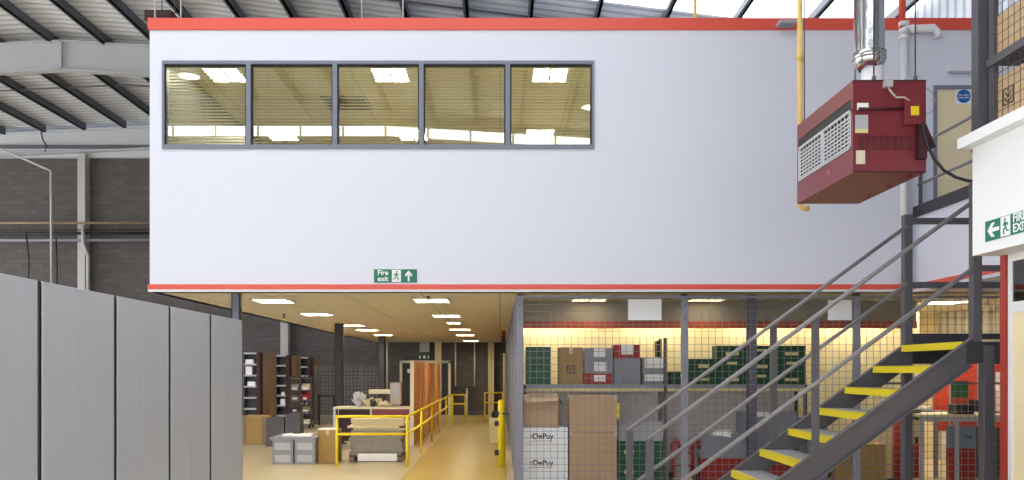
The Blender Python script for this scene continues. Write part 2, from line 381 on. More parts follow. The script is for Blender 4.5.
# ---- lights under the office
rows = [(-3.75, [(14.0, .6), (17.3, .6), (21.5, .6), (23.9, .6), (27.2, .6)], 'left'),
        (-1.12, [(13.9, .6), (17.8, .6), (20.4, .35), (23.6, .6), (27.3, .6), (32.4, .6)], 'aisle'),
        (1.45, [(13.8, .6)], 'cage'), (3.36, [(13.8, .6)], 'cage2'), (7.5, [(14.3, .6), (16.4, .6)], 'bench')]
ordn = ['nearest', 'second', 'third', 'fourth', 'fifth', 'farthest']
for x, ls, nm in rows:
    for i, (y, w) in enumerate(ls):
        lab = {'left': '%s ceiling light from the front in the row over the crates, left of aisle' % ordn[i],
               'aisle': '%s ceiling light from the front in the row over the yellow aisle' % ordn[i],
               'cage': 'ceiling light over the left half of the mesh cage shelving',
               'cage2': 'ceiling light over the right half of the mesh cage shelving',
               'bench': '%s ceiling light above the orange-backed workbench at right' % ('front', 'rear')[i % 2]}[nm]
        troffer(x, y, ZC, lab, 'recessed lights in the ceiling below the office', w=w, l=(.42 if nm.startswith('cage') else .66), m=M['troff_c'] if nm.startswith('cage') else None, louvre=True)
# small sprinkler heads
for i, (px, py, lab) in enumerate(((284, 314, 'small sprinkler head beside the left row of ceiling lights'), (428, 296, 'small sprinkler head beside the nearest aisle ceiling light'))):
    s = (VY-py)/1.17; x = X_(px, s); y = Y_(s)
    o = MB().lathe([(.035, ZC), (.035, ZC-.02), (.015, ZC-.03), (.015, ZC-.07), (.04, ZC-.075), (.001, ZC-.09)], x, y, 10).build('sprinkler_head', M['steel'], loc=(x, y, ZC))
    tag(o, lab, 'sprinkler')

# ---- steel columns under the office
cols = [(-3.97, 12.75), (-3.97, 20.9), (-3.97, 28.4), (3.86, 12.98)]
labs = ['dark steel column standing behind the pale partition panels', 'dark steel column behind the workbench left of aisle', 'farthest dark steel column, in front of the far mesh fence',
        'dark steel column inside the cage behind the stair rails']
for (x, y), lb in zip(cols, labs):
    t = thing('steel_column', lb, 'column', (x, y, 0), 'columns carrying the raised office')
    cw = .062 if y < 14 else .1
    MB().box(x-cw, x+cw, y-.008, y+.008, 0, ZC).box(x-cw, x-cw+.012, y-cw, y+cw, 0, ZC).box(x+cw-.012, x+cw, y-cw, y+cw, 0, ZC).box(x-cw, x+cw, y-cw, y-cw+.012, 0, ZC).build('column_shaft', M['col_daylit'] if y < 14 else M['coldark'], t)  # front columns have daylight put into their lighter colour
    bx(x-cw-.06, x+cw+.06, y-cw-.06, y+cw+.06, 0, .02).build('base_plate', M['steel_dk'], t)

# ------------------------------------------------------------------ FIRE EXIT SIGNS
def running_man(cx, cz, h, put):
    """put(list of 2-D polygons) -> shapes of a running figure, in sign coordinates"""
    k = h
    def P(u, v): return (cx+u*k, cz+v*k)
    ps = []
    ps.append([P(.03+.07*math.cos(a*math.pi/4), .33+.07*math.sin(a*math.pi/4)) for a in range(8)])
    ps.append([P(-.08,.22), P(.07,.24), P(.04,-.05), P(-.09,-.05)])
    ps.append([P(.06,.22), P(.22,.08), P(.18,.03), P(.03,.14)])
    ps.append([P(-.07,.22), P(-.24,.12), P(-.24,.0), P(-.18,.02), P(-.17,.09), P(-.06,.14)])
    ps.append([P(.04,-.05), P(.20,-.15), P(.14,-.40), P(.07,-.38), P(.11,-.19), P(-.04,-.08)])
    ps.append([P(-.09,-.05), P(-.02,-.08), P(-.10,-.25), P(-.30,-.28), P(-.30,-.21), P(-.15,-.19)])
    put(ps)
# sign on the white wall
sx0, sx1, sz0, sz1 = X_(374, 67.5), X_(417, 67.5), Z_(282.6, 67.5), Z_(269.4, 67.5)
t = thing('fire_exit_sign', 'green fire exit sign with upward arrow on the white office wall', 'sign', ((sx0+sx1)/2, YW, sz0))
ys = YW - .012
bx(sx0, sx1, ys, YW, sz0, sz1).build('board', M['green_sign'], t)
mxa, mxb = X_(392, 67.5), X_(401, 67.5)
bx(mxa, mxb, ys-.002, ys, sz0+.008, sz1-.008).build('white_square', M['paper'], t)
mb = MB(); cz = (sz0+sz1)/2
running_man((mxa+mxb)/2, cz, .18, lambda ps: [mb.prism(p, 'y', ys-.004, ys-.002) for p in ps])
mb.build('running_figure', M['green_sign'], t)
ax = X_(408.7, 67.5)
MB().prism([(ax-.014, sz0+.018), (ax+.014, sz0+.018), (ax+.014, cz+.015), (ax+.05, cz-.015), (ax+.05, cz+.025), (ax, sz1-.015), (ax-.05, cz+.025), (ax-.05, cz-.015), (ax-.014, cz+.015)], 'y', ys-.003, ys).build('arrow', M['paper'], t)
text('lettering', 'Fire\nexit', .105, M['paper'], t, (X_(383, 67.5), ys-.001, cz+.002), bold=.002)

# ------------------------------------------------------------------ BITS ON THE WHITE WALL
# upper door and its sign
d = struct('door_1', MB().box(dx0+.05, dx1-.05, YW+.02, YW+.07, ZF+.01, dz1-.05), M['wood'])
MB().box(dx0, dx0+.05, YW-.015, YW+.1, ZF, dz1).box(dx1-.05, dx1, YW-.015, YW+.1, ZF, dz1).box(dx0+.05, dx1-.05, YW-.015, YW+.1, dz1-.05, dz1).build('door_frame', M['frame'], d)
MB().tube([(dx1-.12, YW-.03, ZF+1.0), (dx1-.25, YW-.03, ZF+1.0)], .012).tube([(dx1-.12, YW+.02, ZF+1.0), (dx1-.12, YW-.03, ZF+1.0)], .012).build('door_handle', M['alu'], d)
t = thing('door_sign', 'white square sign with round blue symbol on the upper door', 'sign', (X_(964, 67.5), YW, Z_(104, 67.5)))
bx(X_(956.5, 67.5), X_(972, 67.5), YW+.012, YW+.019, Z_(104, 67.5), Z_(88, 67.5)).build('board', M['paper'], t)
cx, cz = X_(964.3, 67.5), Z_(96, 67.5)
MB().prism([(cx+.1*math.cos(a*math.pi/16), cz+.1*math.sin(a*math.pi/16)) for a in range(32)], 'y', YW+.008, YW+.012).build('blue_disc', M['blue_sign'], t)
text('lettering', 'Fire door\nkeep shut', .042, M['paper'], t, (cx, YW+.006, cz))
# soil pipe
t = thing('soil_pipe', 'white plastic soil pipe with a branch high on the office wall', 'pipe', (X_(905, 68), YW-.07, 3.9))
x = X_(904, 68)
MB().tube([(x, YW-.085, 3.1), (x, YW-.085, Z_(30, 68))], .055, 14).build('down_pipe', M['white'], t)
MB().tube([(x, YW-.08, Z_(29, 68)), (X_(934, 68), YW-.08, Z_(27.5, 68)), (X_(938, 68), YW-.08, Z_(32, 68)), (X_(938, 68), YW-.07, Z_(37, 68))], .055, 14).build('branch_pipe', M['white'], t)
cl = MB()
for py in (24, 31, 37): cl.lathe([(.055, Z_(py, 68)-.03), (.075, Z_(py, 68)-.03), (.075, Z_(py, 68)+.03), (.055, Z_(py, 68)+.03)], x, YW-.085, 14)
cl.tube([(X_(912, 68), YW-.08, Z_(28.8, 68)), (X_(915, 68), YW-.08, Z_(28.6, 68))], .07, 12).build('pipe_collar', M['white'], t)
x = X_(903, 68)
tag(MB().tube([(x, YW-.07, Z_(22, 68)), (x, YW-.07, zdeck(x)-.3)], .05, 12).build('red_pipe', M['red'], loc=(x, YW-.07, 7)), 'red painted pipe rising above the white soil pipe', 'pipe')
t = thing('strip_light', 'white strip light fitting on the wall above the upper door', 'light', (X_(961, 68), YW, Z_(72, 68)))
bx(X_(949, 68), X_(975, 68), YW-.09, YW, Z_(70.5, 68), Z_(66.5, 68)).build('light_body', M['white'], t, .01)
bx(X_(951, 68), X_(973, 68), YW-.08, YW-.02, Z_(72, 68), Z_(70.5, 68)).build('diffuser', M['greypl_lt'], t)
t = thing('wall_lamp', 'small grey lamp bracket at the top of the office wall', 'lamp', (X_(790, 69), YW-.15, 6.83))
bx(X_(781, 69), X_(799, 69), YW-.22, YW-.03, 6.88, 6.92).build('lamp_body', M['greypl_lt'], t, .01)
bx(X_(783, 69), X_(797, 69), YW-.2, YW-.05, 6.86, 6.88).build('lamp_lens', M['greypl'], t)
# ochre gas pipe dropping from the roof behind the heater
x = X_(803, 99); y = Y_(98)
t = thing('gas_pipe', 'ochre gas pipe dropping from the roof behind the maroon heater', 'pipe', (x, y, 3.45))
MB().tube([(x, y, zdeck(x)-.3), (x, y, Z_(206, 98)), (x+.03, y-.01, Z_(208.5, 98)), (x+.09, y-.03, Z_(209, 98))], .028, 12).build('pipe_run', M['ochre'], t)
cl = MB()
for z in (5.0, 6.3, 7.9): cl.lathe([(.028, z-.03), (.04, z-.03), (.04, z+.03), (.028, z+.03)], x, y, 12)
cl.build('pipe_socket', M['ochre'], t)
# thin hanging wires above the office
for i, (px, a) in enumerate(((155, 'leftmost'), (181, 'second'), (362, 'third'), (403, 'fourth'), (695, 'fifth'))):
    s = 60.0; x = X_(px, s); y = Y_(s)
    o = MB().tube([(x, y, zdeck(x)-.3), (x, y, 7.0)], .014 if px != 695 else .03, 5).build('hanging_wire', M['cablew'] if px != 695 else M['ochre'], loc=(x, y, 7.0))
    tag(o, 'thin pale wire hanging above the office roof, %s from the left' % a if px != 695 else 'thin ochre pipe rising above the right half of the office', 'wire' if px != 695 else 'pipe', 'wires hanging above the office' if px != 695 else None)
# far small heater above top left corner
t = thing('roof_heater', 'small maroon heater hanging above the top left corner of the office', 'heater', (X_(157, 58), Y_(58), Z_(18.5, 58)))
s = 58
bx(X_(144, s), X_(171, s), Y_(s), Y_(s)+.8, Z_(19, s), Z_(9.5, s)).build('casing', M['maroon_dk'], t, .01)
bx(X_(145, s), X_(170, s), Y_(s)-.01, Y_(s), Z_(16, s), Z_(12, s)).build('vent_slot', M['maroon_dk'], t)
MB().tube([(X_(155, s), Y_(s)+.3, Z_(10, s)), (X_(155, s), Y_(s)+.3, zdeck(-5.9)-.3)], .01, 5).tube([(X_(168, s), Y_(s)+.3, Z_(10, s)), (X_(168, s), Y_(s)+.3, zdeck(-5.6)-.3)], .01, 5).build('hanger', M['steel'], t)

# ------------------------------------------------------------------ PIPES ON THE BACK WALL
s = 24.7; y = 34.05
def wallpipe(lab, pts, r, m, yy=y):
    q = F/yy; P = [(X_(a, q), yy, Z_(b, q)) for a, b in pts]
    o = MB().tube(P, r, 8).build('wall_pipe', m, loc=P[0]); tag(o, lab, 'pipe', 'pipes on the rear blockwork wall')
wallpipe('ochre pipe running level along the rear blockwork wall', [(-60, 223), (200, 223)], .05, M['ply'])
wallpipe('thick black pipe just below the ochre pipe on the rear wall', [(-60, 233.5), (200, 233)], .06, M['black'])
wallpipe('lower grey pipe beneath the black pipe on the rear wall', [(-60, 240.5), (200, 240)], .055, M['lilac'])
wallpipe('thin black conduit above the thick black pipe on the rear wall', [(-60, 230), (200, 229.5)], .02, M['black'])
wallpipe('pale vertical pipe bending to the left at the top of the rear wall', [(3, 150), (20, 157), (51, 171), (51.5, 300)], .05, M['col'], 33.8)
wallpipe('dark vertical conduit left of the tall pale pipe', [(26, 232), (29, 258), (28, 300)], .03, M['black'], 33.9)
wallpipe('dark vertical conduit right of the tall pale pipe', [(56, 238), (57, 262), (57, 300)], .03, M['black'], 33.9)
wallpipe('pale pipe kinked in front of the wall column', [(83, 226), (83, 243), (88, 256), (88, 305)], .07, M['col'], 33.9)
wallpipe('thin black cable looping down from the roof at left', [(41, 132), (43, 140), (47, 146), (45, 152)], .03, M['black'], 33.8)

# ------------------------------------------------------------------ GREY PARTITION PANELS (left)
XP = -3.035; step = .000428*F*3.035
ys0 = F*3.035/(VX-242)
plabs = ['farthest pale grey partition panel, next to the open aisle area', 'second pale grey partition panel from its far right end', 'third pale grey partition panel from its far right end',
         'fourth pale grey partition panel from its far right end', 'nearest pale grey partition panel at the left edge']
for i in range(5):
    b = ys0 - i*step; a = b - step
    t = thing('partition_panel', plabs[i], 'partition', (XP-.04, (a+b)/2, 0), 'pale grey partition panels')
    MB().box(XP-.07, XP, a+.05, (a+b)/2-.003, .02, 2.395).box(XP-.07, XP, (a+b)/2+.003, b-(.0 if i == 0 else .002), .02, 2.395).box(XP-.06, XP-.008, (a+b)/2-.01, (a+b)/2+.01, .02, 2.39).build('panel_sheet', M['panel'], t, .004)
    bx(XP-.06, XP-.012, a, a+.05, 0, 2.395).build('panel_post', M['gap'], t)
    bx(XP-.012, XP+.003, a+.05, a+.062, .02, 2.395).build('edge_strip', M['white'], t)

# ------------------------------------------------------------------ MESH CAGE under the office
def mesh_panel_x(x0, x1, y, z0, z1, t, pitch=.1, r=.0032):
    mb = MB(); n = int((x1-x0)/pitch)
    for k in range(n+1): xx = x0 + k*(x1-x0)/n; mb.box(xx-r, xx+r, y-r, y+r, z0, z1)
    n = int((z1-z0)/pitch)
    for k in range(n+1): zz = z0 + k*(z1-z0)/n; mb.box(x0, x1, y-r*1.6, y+r*1.6, zz-r, zz+r)
    mb.build('wire_mesh', M['galv'], t)
def mesh_panel_y(x, y0, y1, z0, z1, t, pitch=.1, r=.0032, m=None):
    mb = MB(); n = int((y1-y0)/pitch)
    for k in range(n+1): yy = y0 + k*(y1-y0)/n; mb.box(x-r, x+r, yy-r, yy+r, z0, z1)
    n = int((z1-z0)/pitch)
    for k in range(n+1): zz = z0 + k*(z1-z0)/n; mb.box(x-r, x+r, y0, y1, zz-r, zz+r)
    mb.build('wire_mesh', m or M['galv'], t)
YC = 12.78; ZM = 2.935
posts = [.3, 2.79, 5.39, 7.75]
pl = ['at the left corner beside the aisle', 'left of the hanging stair rails', 'behind the upper stair flight', 'behind the landing at far right']
for x, lb in zip(posts, pl):
    t = thing('mesh_cage_post', 'grey steel mesh cage post ' + lb, 'post', (x, YC, 0), 'posts of the mesh cage')
    bx(x-.05, x+.05, YC-.04, YC+.04, .01, ZM).build('post_tube', M['lilac'], t, .006)
    bx(x-.08, x+.08, YC-.08, YC+.08, 0, .012).build('base_plate', M['lilac'], t)
    for z in (.4, 1.4, 2.6, 2.8): MB().tube([(x, YC-.05, z), (x, YC-.038, z)], .012, 8).build('bolt', M['steel'], t)
    bx(x-.04, x+.04, YC-.03, YC+.05, ZM, ZC-.001).build('top_bracket', M['steel_dk'], t)
ml = ['left bay, in front of the boxes and labelled crates', 'middle bay, in front of the green crates', 'right bay behind the stair landing']
for i in range(3):
    a, b = posts[i]+.052, posts[i+1]-.052
    t = thing('mesh_fence', 'grey wire mesh cage panel, ' + ml[i], 'fence', ((a+b)/2, YC, .05), 'front panels of the mesh cage')
    mesh_panel_x(a, b, YC, .08, ZM-.03, t)
    MB().box(a, b, YC-.02, YC+.02, ZM-.035, ZM).box(a, b, YC-.02, YC+.02, .04, .08).build('panel_frame', M['lilac'], t)
    if i == 2: bx(a, b, YC-.012, YC+.012, 1.6, 1.63).build('middle_bar', M['steel'], t)
# side fence running back along the aisle
side = [(.25, 12.95+i*2.9, 12.95+(i+1)*2.9) for i in range(7)]
for i, (x, a, b) in enumerate(side):
    t = thing('mesh_fence', 'grey wire mesh fence along the right of the aisle, %s bay from the front' % ['first','second','third','fourth','fifth','sixth','last'][i], 'fence', (x, a, 0), 'fence panels beside the aisle')
    mesh_panel_y(x, a+.03, b-.03, .06, ZM-.03, t, pitch=.07, r=.005, m=M['lilac'])
    MB().box(x-.02, x+.02, a, b, ZM-.04, ZM).box(x-.02, x+.02, a, b, .04, .08).build('frame', M['lilac'], t)
    bx(x-.03, x+.03, a-.03, a+.03, 0, ZM).build('fence_post', M['lilac'], t)
# papers hung on the mesh
for (a, b, c, d_, lb) in ((628.5, 299, 662, 320, 'larger white paper notice hung at the top of the mesh cage, left'), (829, 300, 853, 320, 'smaller white paper notice hung at the top of the mesh, behind the stair rails')):
    s = 66.4
    o = bx(X_(a, s), X_(c, s), YC-.012, YC-.008, Z_(d_, s), Z_(b, s)).build('paper_notice', M['paper'], loc=(X_((a+c)/2, s), YC-.01, Z_(b, s)))
    tag(o, lb, 'notice', 'paper notices on the mesh cage')
# cage back wall, red-edged bulkhead, hidden tube lights
YK = 14.42
struct('wall_cage', bx(.33, 7.05, YK, YK+.1, 0, ZC), M['cream'])
struct('wall_cage_side', bx(7.05, 7.15, YK, 17.2, 0, ZC), M['cream'])
struct('wall_cage_far', bx(7.15, XR, 17.2, 17.3, 0, ZC), M['cream'])
struct('trim_7', bx(.36, 6.95, 14.1, 14.14, Z_(321.5, 60), ZC), M['bulkhead'])
struct('trim_8', bx(.36, 6.95, 14.08, 14.14, Z_(328.2, 60), Z_(321.5, 60)), M['orangered'])
for i, x in enumerate((.9, 2.7, 4.4, 6.0)):
    t = thing('tube_light', 'fluorescent tube hidden behind the red-edged bulkhead, %s of the four' % ['leftmost', 'second', 'third', 'rightmost'][i], 'light', (x, 14.3, 2.8), 'tube lights behind the bulkhead')
    bx(x-.6, x+.6, 14.17, 14.25, 2.84, ZC-.001).build('light_body', M['white'], t)
    MB().tube([(x-.58, 14.21, 2.82), (x+.58, 14.21, 2.82)], .018, 8).build('tube', M['tube'], t)

# ------------------------------------------------------------------ SHELVING AND STOCK
t = thing('storage_shelf', 'long grey steel shelf carrying crates and boxes inside the cage', 'shelf', (2.6, 13.8, 0))
sh0, sh1, sy0, sy1 = .4, 4.95, 13.62, 14.04
zt = Z_(384.5, F/sy0)
bx(sh0, sh1, sy0, sy1, zt-.03, zt).build('shelf_board', M['greypl'], t)
MB().box(sh0, sh1, sy0-.02, sy0, zt-.06, zt).box(sh0, sh1, sy1, sy1+.02, zt-.09, zt).build('shelf_beam', M['greypl'], t)
bx(sh0, sh1, sy0-.03, sy0-.004, zt-.105, zt-.061).build('edge_strip', M['yedge'], t)
bx(sh0+.03, sh1-.03, sy1+.04, sy1+.05, .02, zt-.1).build('back_panel', M['backsheet'], t)  # sheet added to make the wall below the shelf darker
for x in (.4, 2.66, 4.92):
    for yy in (sy0, sy1):
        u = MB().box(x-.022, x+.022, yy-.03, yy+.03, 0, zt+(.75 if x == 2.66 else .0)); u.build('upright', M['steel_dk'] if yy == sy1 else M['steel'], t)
def place(px0, px1, py0, py1, s, depth):
    return X_(px0, s), X_(px1, s), Y_(s), Y_(s)+depth, Z_(py1, s), Z_(py0, s)
def crate(lab, box, m, label=None, lm=None, name='plastic_crate', group=None, cols=5, cat='crate'):
    x0, x1, y0, y1, z0, z1 = box; w = x1-x0; h = z1-z0; dpt = y1-y0; th = .012
    t = thing(name, lab, cat, ((x0+x1)/2, (y0+y1)/2, z0), group)
    b = MB()
    b.box(x0+.012, x1-.012, y0+.012, y1-.012, z0, z0+.012)
    b.box(x0+.01, x1-.01, y0+.01, y0+.022, z0, z1).box(x0+.01, x1-.01, y1-.022, y1-.01, z0, z1)
    b.box(x0+.01, x0+.022, y0+.022, y1-.022, z0, z1).box(x1-.022, x1-.01, y0+.022, y1-.022, z0, z1)
    b.build('crate_body', m, t)
    r = MB()
    for zz0, zz1 in ((z1-.025, z1), (z1-.07 if h > .2 else z1-.04, z1-.06 if h > .2 else z1-.03), (z0, z0+.015)):
        r.box(x0, x1, y0, y0+.01, zz0, zz1).box(x0, x1, y1-.01, y1, zz0, zz1).box(x0, x0+.01, y0+.01, y1-.01, zz0, zz1).box(x1-.01, x1, y0+.01, y1-.01, zz0, zz1)
    for k in range(cols+1):
        xx = x0 + .004 + k*(w-.02)/cols; r.box(xx, xx+.012, y0+.002, y0+.01, z0+.015, z1-.025)
    n = max(2, int(dpt/.1))
    for k in range(n+1):
        yy = y0 + .004 + k*(dpt-.02)/n
        r.box(x0+.002, x0+.01, yy, yy+.012, z0+.015, z1-.025).box(x1-.01, x1-.002, yy, yy+.012, z0+.015, z1-.025)
    r.build('rim_and_ribs', m, t)
    if label:
        u0, u1, v0, v1 = label
        bx(x0+u0*w, x0+u1*w, y0-.004, y0-.001, z0+v0*h, z0+v1*h).build('label_card', lm or M['paper'], t)
    return t
def carton(lab, box, m=None, flaps=False, tape=True, name='cardboard_box', group='cardboard boxes', mark=None, face='front', corner=False):
    m = m or M['card']; x0, x1, y0, y1, z0, z1 = box
    t = thing(name, lab, 'box', ((x0+x1)/2, (y0+y1)/2, z0), group)
    if flaps:
        b = MB().box(x0, x1, y0, y0+.01, z0, z1-.05).box(x0, x1, y1-.01, y1, z0, z1-.05).box(x0, x0+.01, y0, y1, z0, z1-.05).box(x1-.01, x1, y0, y1, z0, z1-.05).box(x0, x1, y0, y1, z0, z0+.01)
        b.build('box_body', m, t)
        w = x1-x0
        MB().add([(x0, y0, z1-.05), (x1, y0, z1-.05), (x1-.02, y0-.1, z1-.10), (x0+.04, y0-.1, z1-.13)], [(0,1,2,3)]).build('flap', M['card_lt'], t)
        MB().add([(x0, y1, z1-.05), (x1, y1, z1-.05), (x1, y1+.05, z1+.01), (x0, y1+.05, z1+.01)], [(0,1,2,3)]).build('flap', M['card_lt'], t)
        MB().add([(x1, y0, z1-.05), (x1, y1, z1-.05), (x1+.06, y1, z1-.16), (x1+.06, y0, z1-.16)], [(0,1,2,3)]).build('flap', M['card_lt'], t)
    else:
        bx(x0, x1, y0, y1, z0, z1).build('box_body', m, t, .008)
        g = .002; xm = (x0+x1)/2
        MB().box(x0+.01, x1-.01, (y0+y1)/2-.002, (y0+y1)/2+.002, z1, z1+.001).build('lid_seam', M['steel'], t)
        if tape:
            if face == 'front': MB().box(xm-.03, xm+.03, y0-.002, y0, z1-.1, z1).box(xm-.03, xm+.03, y0, y1, z1, z1+.0015).build('tape', M['tape'], t)
            else: MB().box(x0-.002, x0, (y0+y1)/2-.03, (y0+y1)/2+.03, z1-.1, z1).build('tape', M['tape'], t)
        if corner:
            for cx in (x0, x1):
                for cz in (z0, z1):
                    bx(cx-.003 if cx == x0 else cx-.05, cx+.05 if cx == x0 else cx+.003, y0-.003, y0+.06, max(z0, cz-.05), min(z1+.003, cz+.05)).build('corner_tape', M['greypl_lt'], t)
    if mark:
        u, v, sz = mark
        if face == 'front': boxmark(t, x0+u*(x1-x0), y0-.001, z0+v*(z1-z0), sz, 'front')
        else: boxmark(t, x0-.001, y1-u*(y1-y0), z0+v*(z1-z0), sz, 'left')
    return t
def boxmark(t, x, y, z, sz, face):
    """printed square with a V-and-stem sprout mark"""
    P = []
    def strip(a, b, w):
        a = Vector(a); b = Vector(b); n = (b-a).normalized(); n = Vector((-n.y, n.x))*w/2
        P.append([a+n, a-n, b-n, b+n])
    w = .09
    for a, b in (((-.5,-.5),(.5,-.5)), ((.5,-.5),(.5,.5)), ((.5,.5),(-.5,.5)), ((-.5,.5),(-.5,-.5)), ((-.32,.3),(0,-.1)), ((.32,.3),(0,-.1)), ((0,-.1),(0,-.42)), ((-.35,-.15),(0,-.42)), ((.35,-.15),(0,-.42)), ((-.12,.34),(.12,.34))):
        strip(a, b, w)
    mb = MB()
    for p in P:
        if face == 'front': mb.prism([(x+q[0]*sz, z+q[1]*sz) for q in p], 'y', y-.001, y)
        else: mb.prism([(y-q[0]*sz, z+q[1]*sz) for q in p], 'x', x-.001, x)
    mb.build('printed_mark', M['black'], t)
s = 61.6
G1 = 'stock on the cage shelf'
def onshelf(px0, px1, py0, py1=384.5, depth=.33, s=61.6): 
    b = list(place(px0, px1, py0, py1, s, depth)); dz = zt - Z_(384.5, s); b[4] += dz; b[5] += dz; b[4] += .001; return b
for i, (a, b_) in enumerate(((372, 384.5), (359.5, 372), (347, 359.5))):
    crate('green crate in the leftmost stack on the cage shelf, %s of three' % ['bottom', 'middle', 'top'][i], onshelf(526, 551, a, b_), M['green'], (.35, .65, .3, .5), M['green2'], group='green crates on the cage shelf', name='green_crate')
carton('plain cardboard box with printed mark on the shelf beside green crates', onshelf(559, 583, 347.5, depth=.32), M['card_yel'], mark=(.5, .4, .12), group='cardboard boxes')
L3 = [(.32, .74, .3, .95), (.33, .78, .15, .9), (.33, .74, .25, .85)]
for i, (a, b_, m, nm) in enumerate(((371.5, 382.5, 'redpl', 'red crate with white label at the bottom of the labelled stack'), (359, 371.5, 'greypl', 'grey crate with crooked white label in the middle of the labelled stack'), (346, 359, 'greypl', 'grey crate with white label at the top of the labelled stack'))):
    crate(nm, onshelf(585, 612.5, a+2, b_+2), M[m], L3[2-i], M['paper'], group='crates on the cage shelf', name='storage_crate')
for i, (a, b_, m, nm, lbl) in enumerate(((372, 384.5, 'greypl', 'plain grey crate at the bottom of the stack under the red crate', None), (359, 372, 'greypl', 'plain grey crate directly under the red labelled crate', None), (345, 359, 'redpl', 'red crate with white label on top of two grey crates', (.28, .75, .3, 1.0)))):
    crate(nm, onshelf(614, 640, a, b_), M[m], lbl, M['paper'], group='crates on the cage shelf', name='storage_crate')
for i, (a, b_, nm) in enumerate(((371, 384.5, 'grey crate with white label, lower of the pair beside the shelf upright'), (357.5, 371, 'grey crate with white label, upper of the pair beside the shelf upright'))):
    crate(nm, onshelf(642.5, 665, a, b_), M['greypl'], (.1, .93, .25, .75) if i == 0 else (.1, .93, .2, .95), M['paper'], group='crates on the cage shelf', name='storage_crate')
GG = 'green crates on the cage shelf'
crate('low dark green crate just right of the shelf upright', onshelf(670, 687, 372), M['green2'], (.6, .9, .6, .8), M['yedge'], group=GG, name='green_crate')
crate('dark green crate, lower of the pair right of the cage post', onshelf(689, 716, 372), M['green2'], (.35, .75, .3, .5), M['yedge'], group=GG, name='green_crate')
crate('dark green crate with yellow label, upper of the pair right of the cage post', onshelf(689, 716, 359, 372), M['green2'], (.35, .75, .3, .6), M['yedge'], group=GG, name='green_crate')
for c, (p0, p1, nm) in enumerate(((717, 746, 'left of the dark column'), (748, 774, 'partly behind the dark column'), (776, 806, 'at the right end of the shelf'))):
    for r_ in range(3):
        crate('dark green crate %s, %s of the stack of three' % (nm, ['bottom', 'middle', 'top'][r_]), onshelf(p0, p1, 384.5-(r_+1)*12.9, 384.5-r_*12.9), M['green2'], (.3, .75, .25, .5) if (r_+c) % 2 == 0 else (.35, .7, .55, .75), M['yedge'], group=GG, name='green_crate')
# black-and-white folders above labelled grey crates
o = onshelf(657, 661, 341, 357, .2); o[4] += 0
tag(bx(*o).build('file_folder', M['black'], loc=(o[0], o[2], o[4])), 'thin black folder standing on the labelled grey crates', 'folder')
o = onshelf(668, 670.5, 340, 384, .05)
# stock on the floor of the cage
s = 64.0; fl = .0
open_box = list(place(523.5, 559, 394, 427, s, .36))
b1 = list(place(524, 568, 451.2, 475, s, .36)); b1[4] = .06
b2 = list(place(524, 568, 427.4, 451.2, s, .36))
def whitebox(lab, b):
    t = thing('white_carton', lab, 'box', ((b[0]+b[1])/2, (b[2]+b[3])/2, b[4]), 'white cartons at the bottom of the cage')
    bx(*b).build('box_body', M['cabin'], t, .006)
    x = b[0] + (b[1]-b[0])*.12; z = b[4] + (b[5]-b[4])*.62
    d = MB()
    for k in range(3):
        for j in range(3): 
            if (k+j) % 2 == 0 or k == 1: d.prism([(x+.012+k*.018+.009*math.cos(a*1.047), z-.018+j*.018+.009*math.sin(a*1.047)) for a in range(6)], 'y', b[2]-.002, b[2])
    d.build('printed_dots', mR, t)
    text('lettering', 'DePuy', .12, mK, t, (x+.215, b[2]-.001, z), bold=.003)
    bx(x, x+.36, b[2]-.0015, b[2], z-.075, z-.068).build('printed_line', mR, t)
mR = mat('printed_red', (176,44,64), .7); mK = mat('printed_dark', (58,44,66), .7)
bx_p = place(524, 568, 475, 486, s, .6)
t = thing('timber_pallet', 'timber pallet under the white cartons and brown boxes', 'pallet', (1.1, 13.5, 0))
MB().box(.38, 1.85, 13.22, 13.32, .03, .06).box(.38, 1.85, 13.42, 13.52, .03, .06).box(.38, 1.85, 13.65, 13.75, .03, .06).build('deck_boards', M['ply'], t)
MB().box(.38, .48, 13.22, 13.75, 0, .03).box(1.05, 1.15, 13.22, 13.75, 0, .03).box(1.75, 1.85, 13.22, 13.75, 0, .03).build('bearers', M['ply'], t)
whitebox('lower white carton with printed lettering at the bottom of the cage', b1)
whitebox('upper white carton with printed lettering under the opened cardboard box', b2)
open_box[4] = b2[5]
carton('opened brown cardboard box on top of the white cartons', open_box, M['card'], flaps=True)
bbox = list(place(569.5, 617, 432.8, 471, s, .37)); bbox[4] = .06
carton('big brown cardboard box, lower of the two beside the white cartons', bbox, M['card'], tape=False, corner=True)
tb = list(place(569.5, 617, 395.5, 432.2, s, .37)); tb[4] = bbox[5]+.004
t = carton('big brown cardboard box, upper of the two beside the white cartons', tb, M['card'], tape=False, corner=True)
bx(tb[1]-.005, tb[1]+.045, tb[2]-.004, tb[2]-.001, Z_(418, s), Z_(403, s)).build('yellow_label', M['yellow'], t)
pp = place(534, 548, 391, 396, s, .02)
# ribbed grey tubs and green crates beyond
s = 62.0
r1 = list(place(622, 665, 423, 441, s, .4)); 
for r_ in range(2):
    for c, (p0, p1) in enumerate(((619, 640), (641, 663))):
        bb = list(place(p0, p1, 441+(r_)*20, 461+(r_)*20, s, .38)); bb[4] = max(.0, bb[4])
        crate('green crate on the floor below the shelf, %s %s' % (['upper', 'lower'][r_], ['left', 'right'][c]), bb, M['green'], (.25, .7, .35, .55), M['green2'] if c else M['yedge'], group='green crates on the cage floor', name='green_crate')
bb = list(place(619, 663, 421.5, 440.8, s, .38))
crate('pale grey ribbed tub on top of the green floor crates', bb, M['greypl_lt'], None, name='grey_tub', cols=9, cat='tub')
bb = place(622, 667, 481, 483, s, .5)
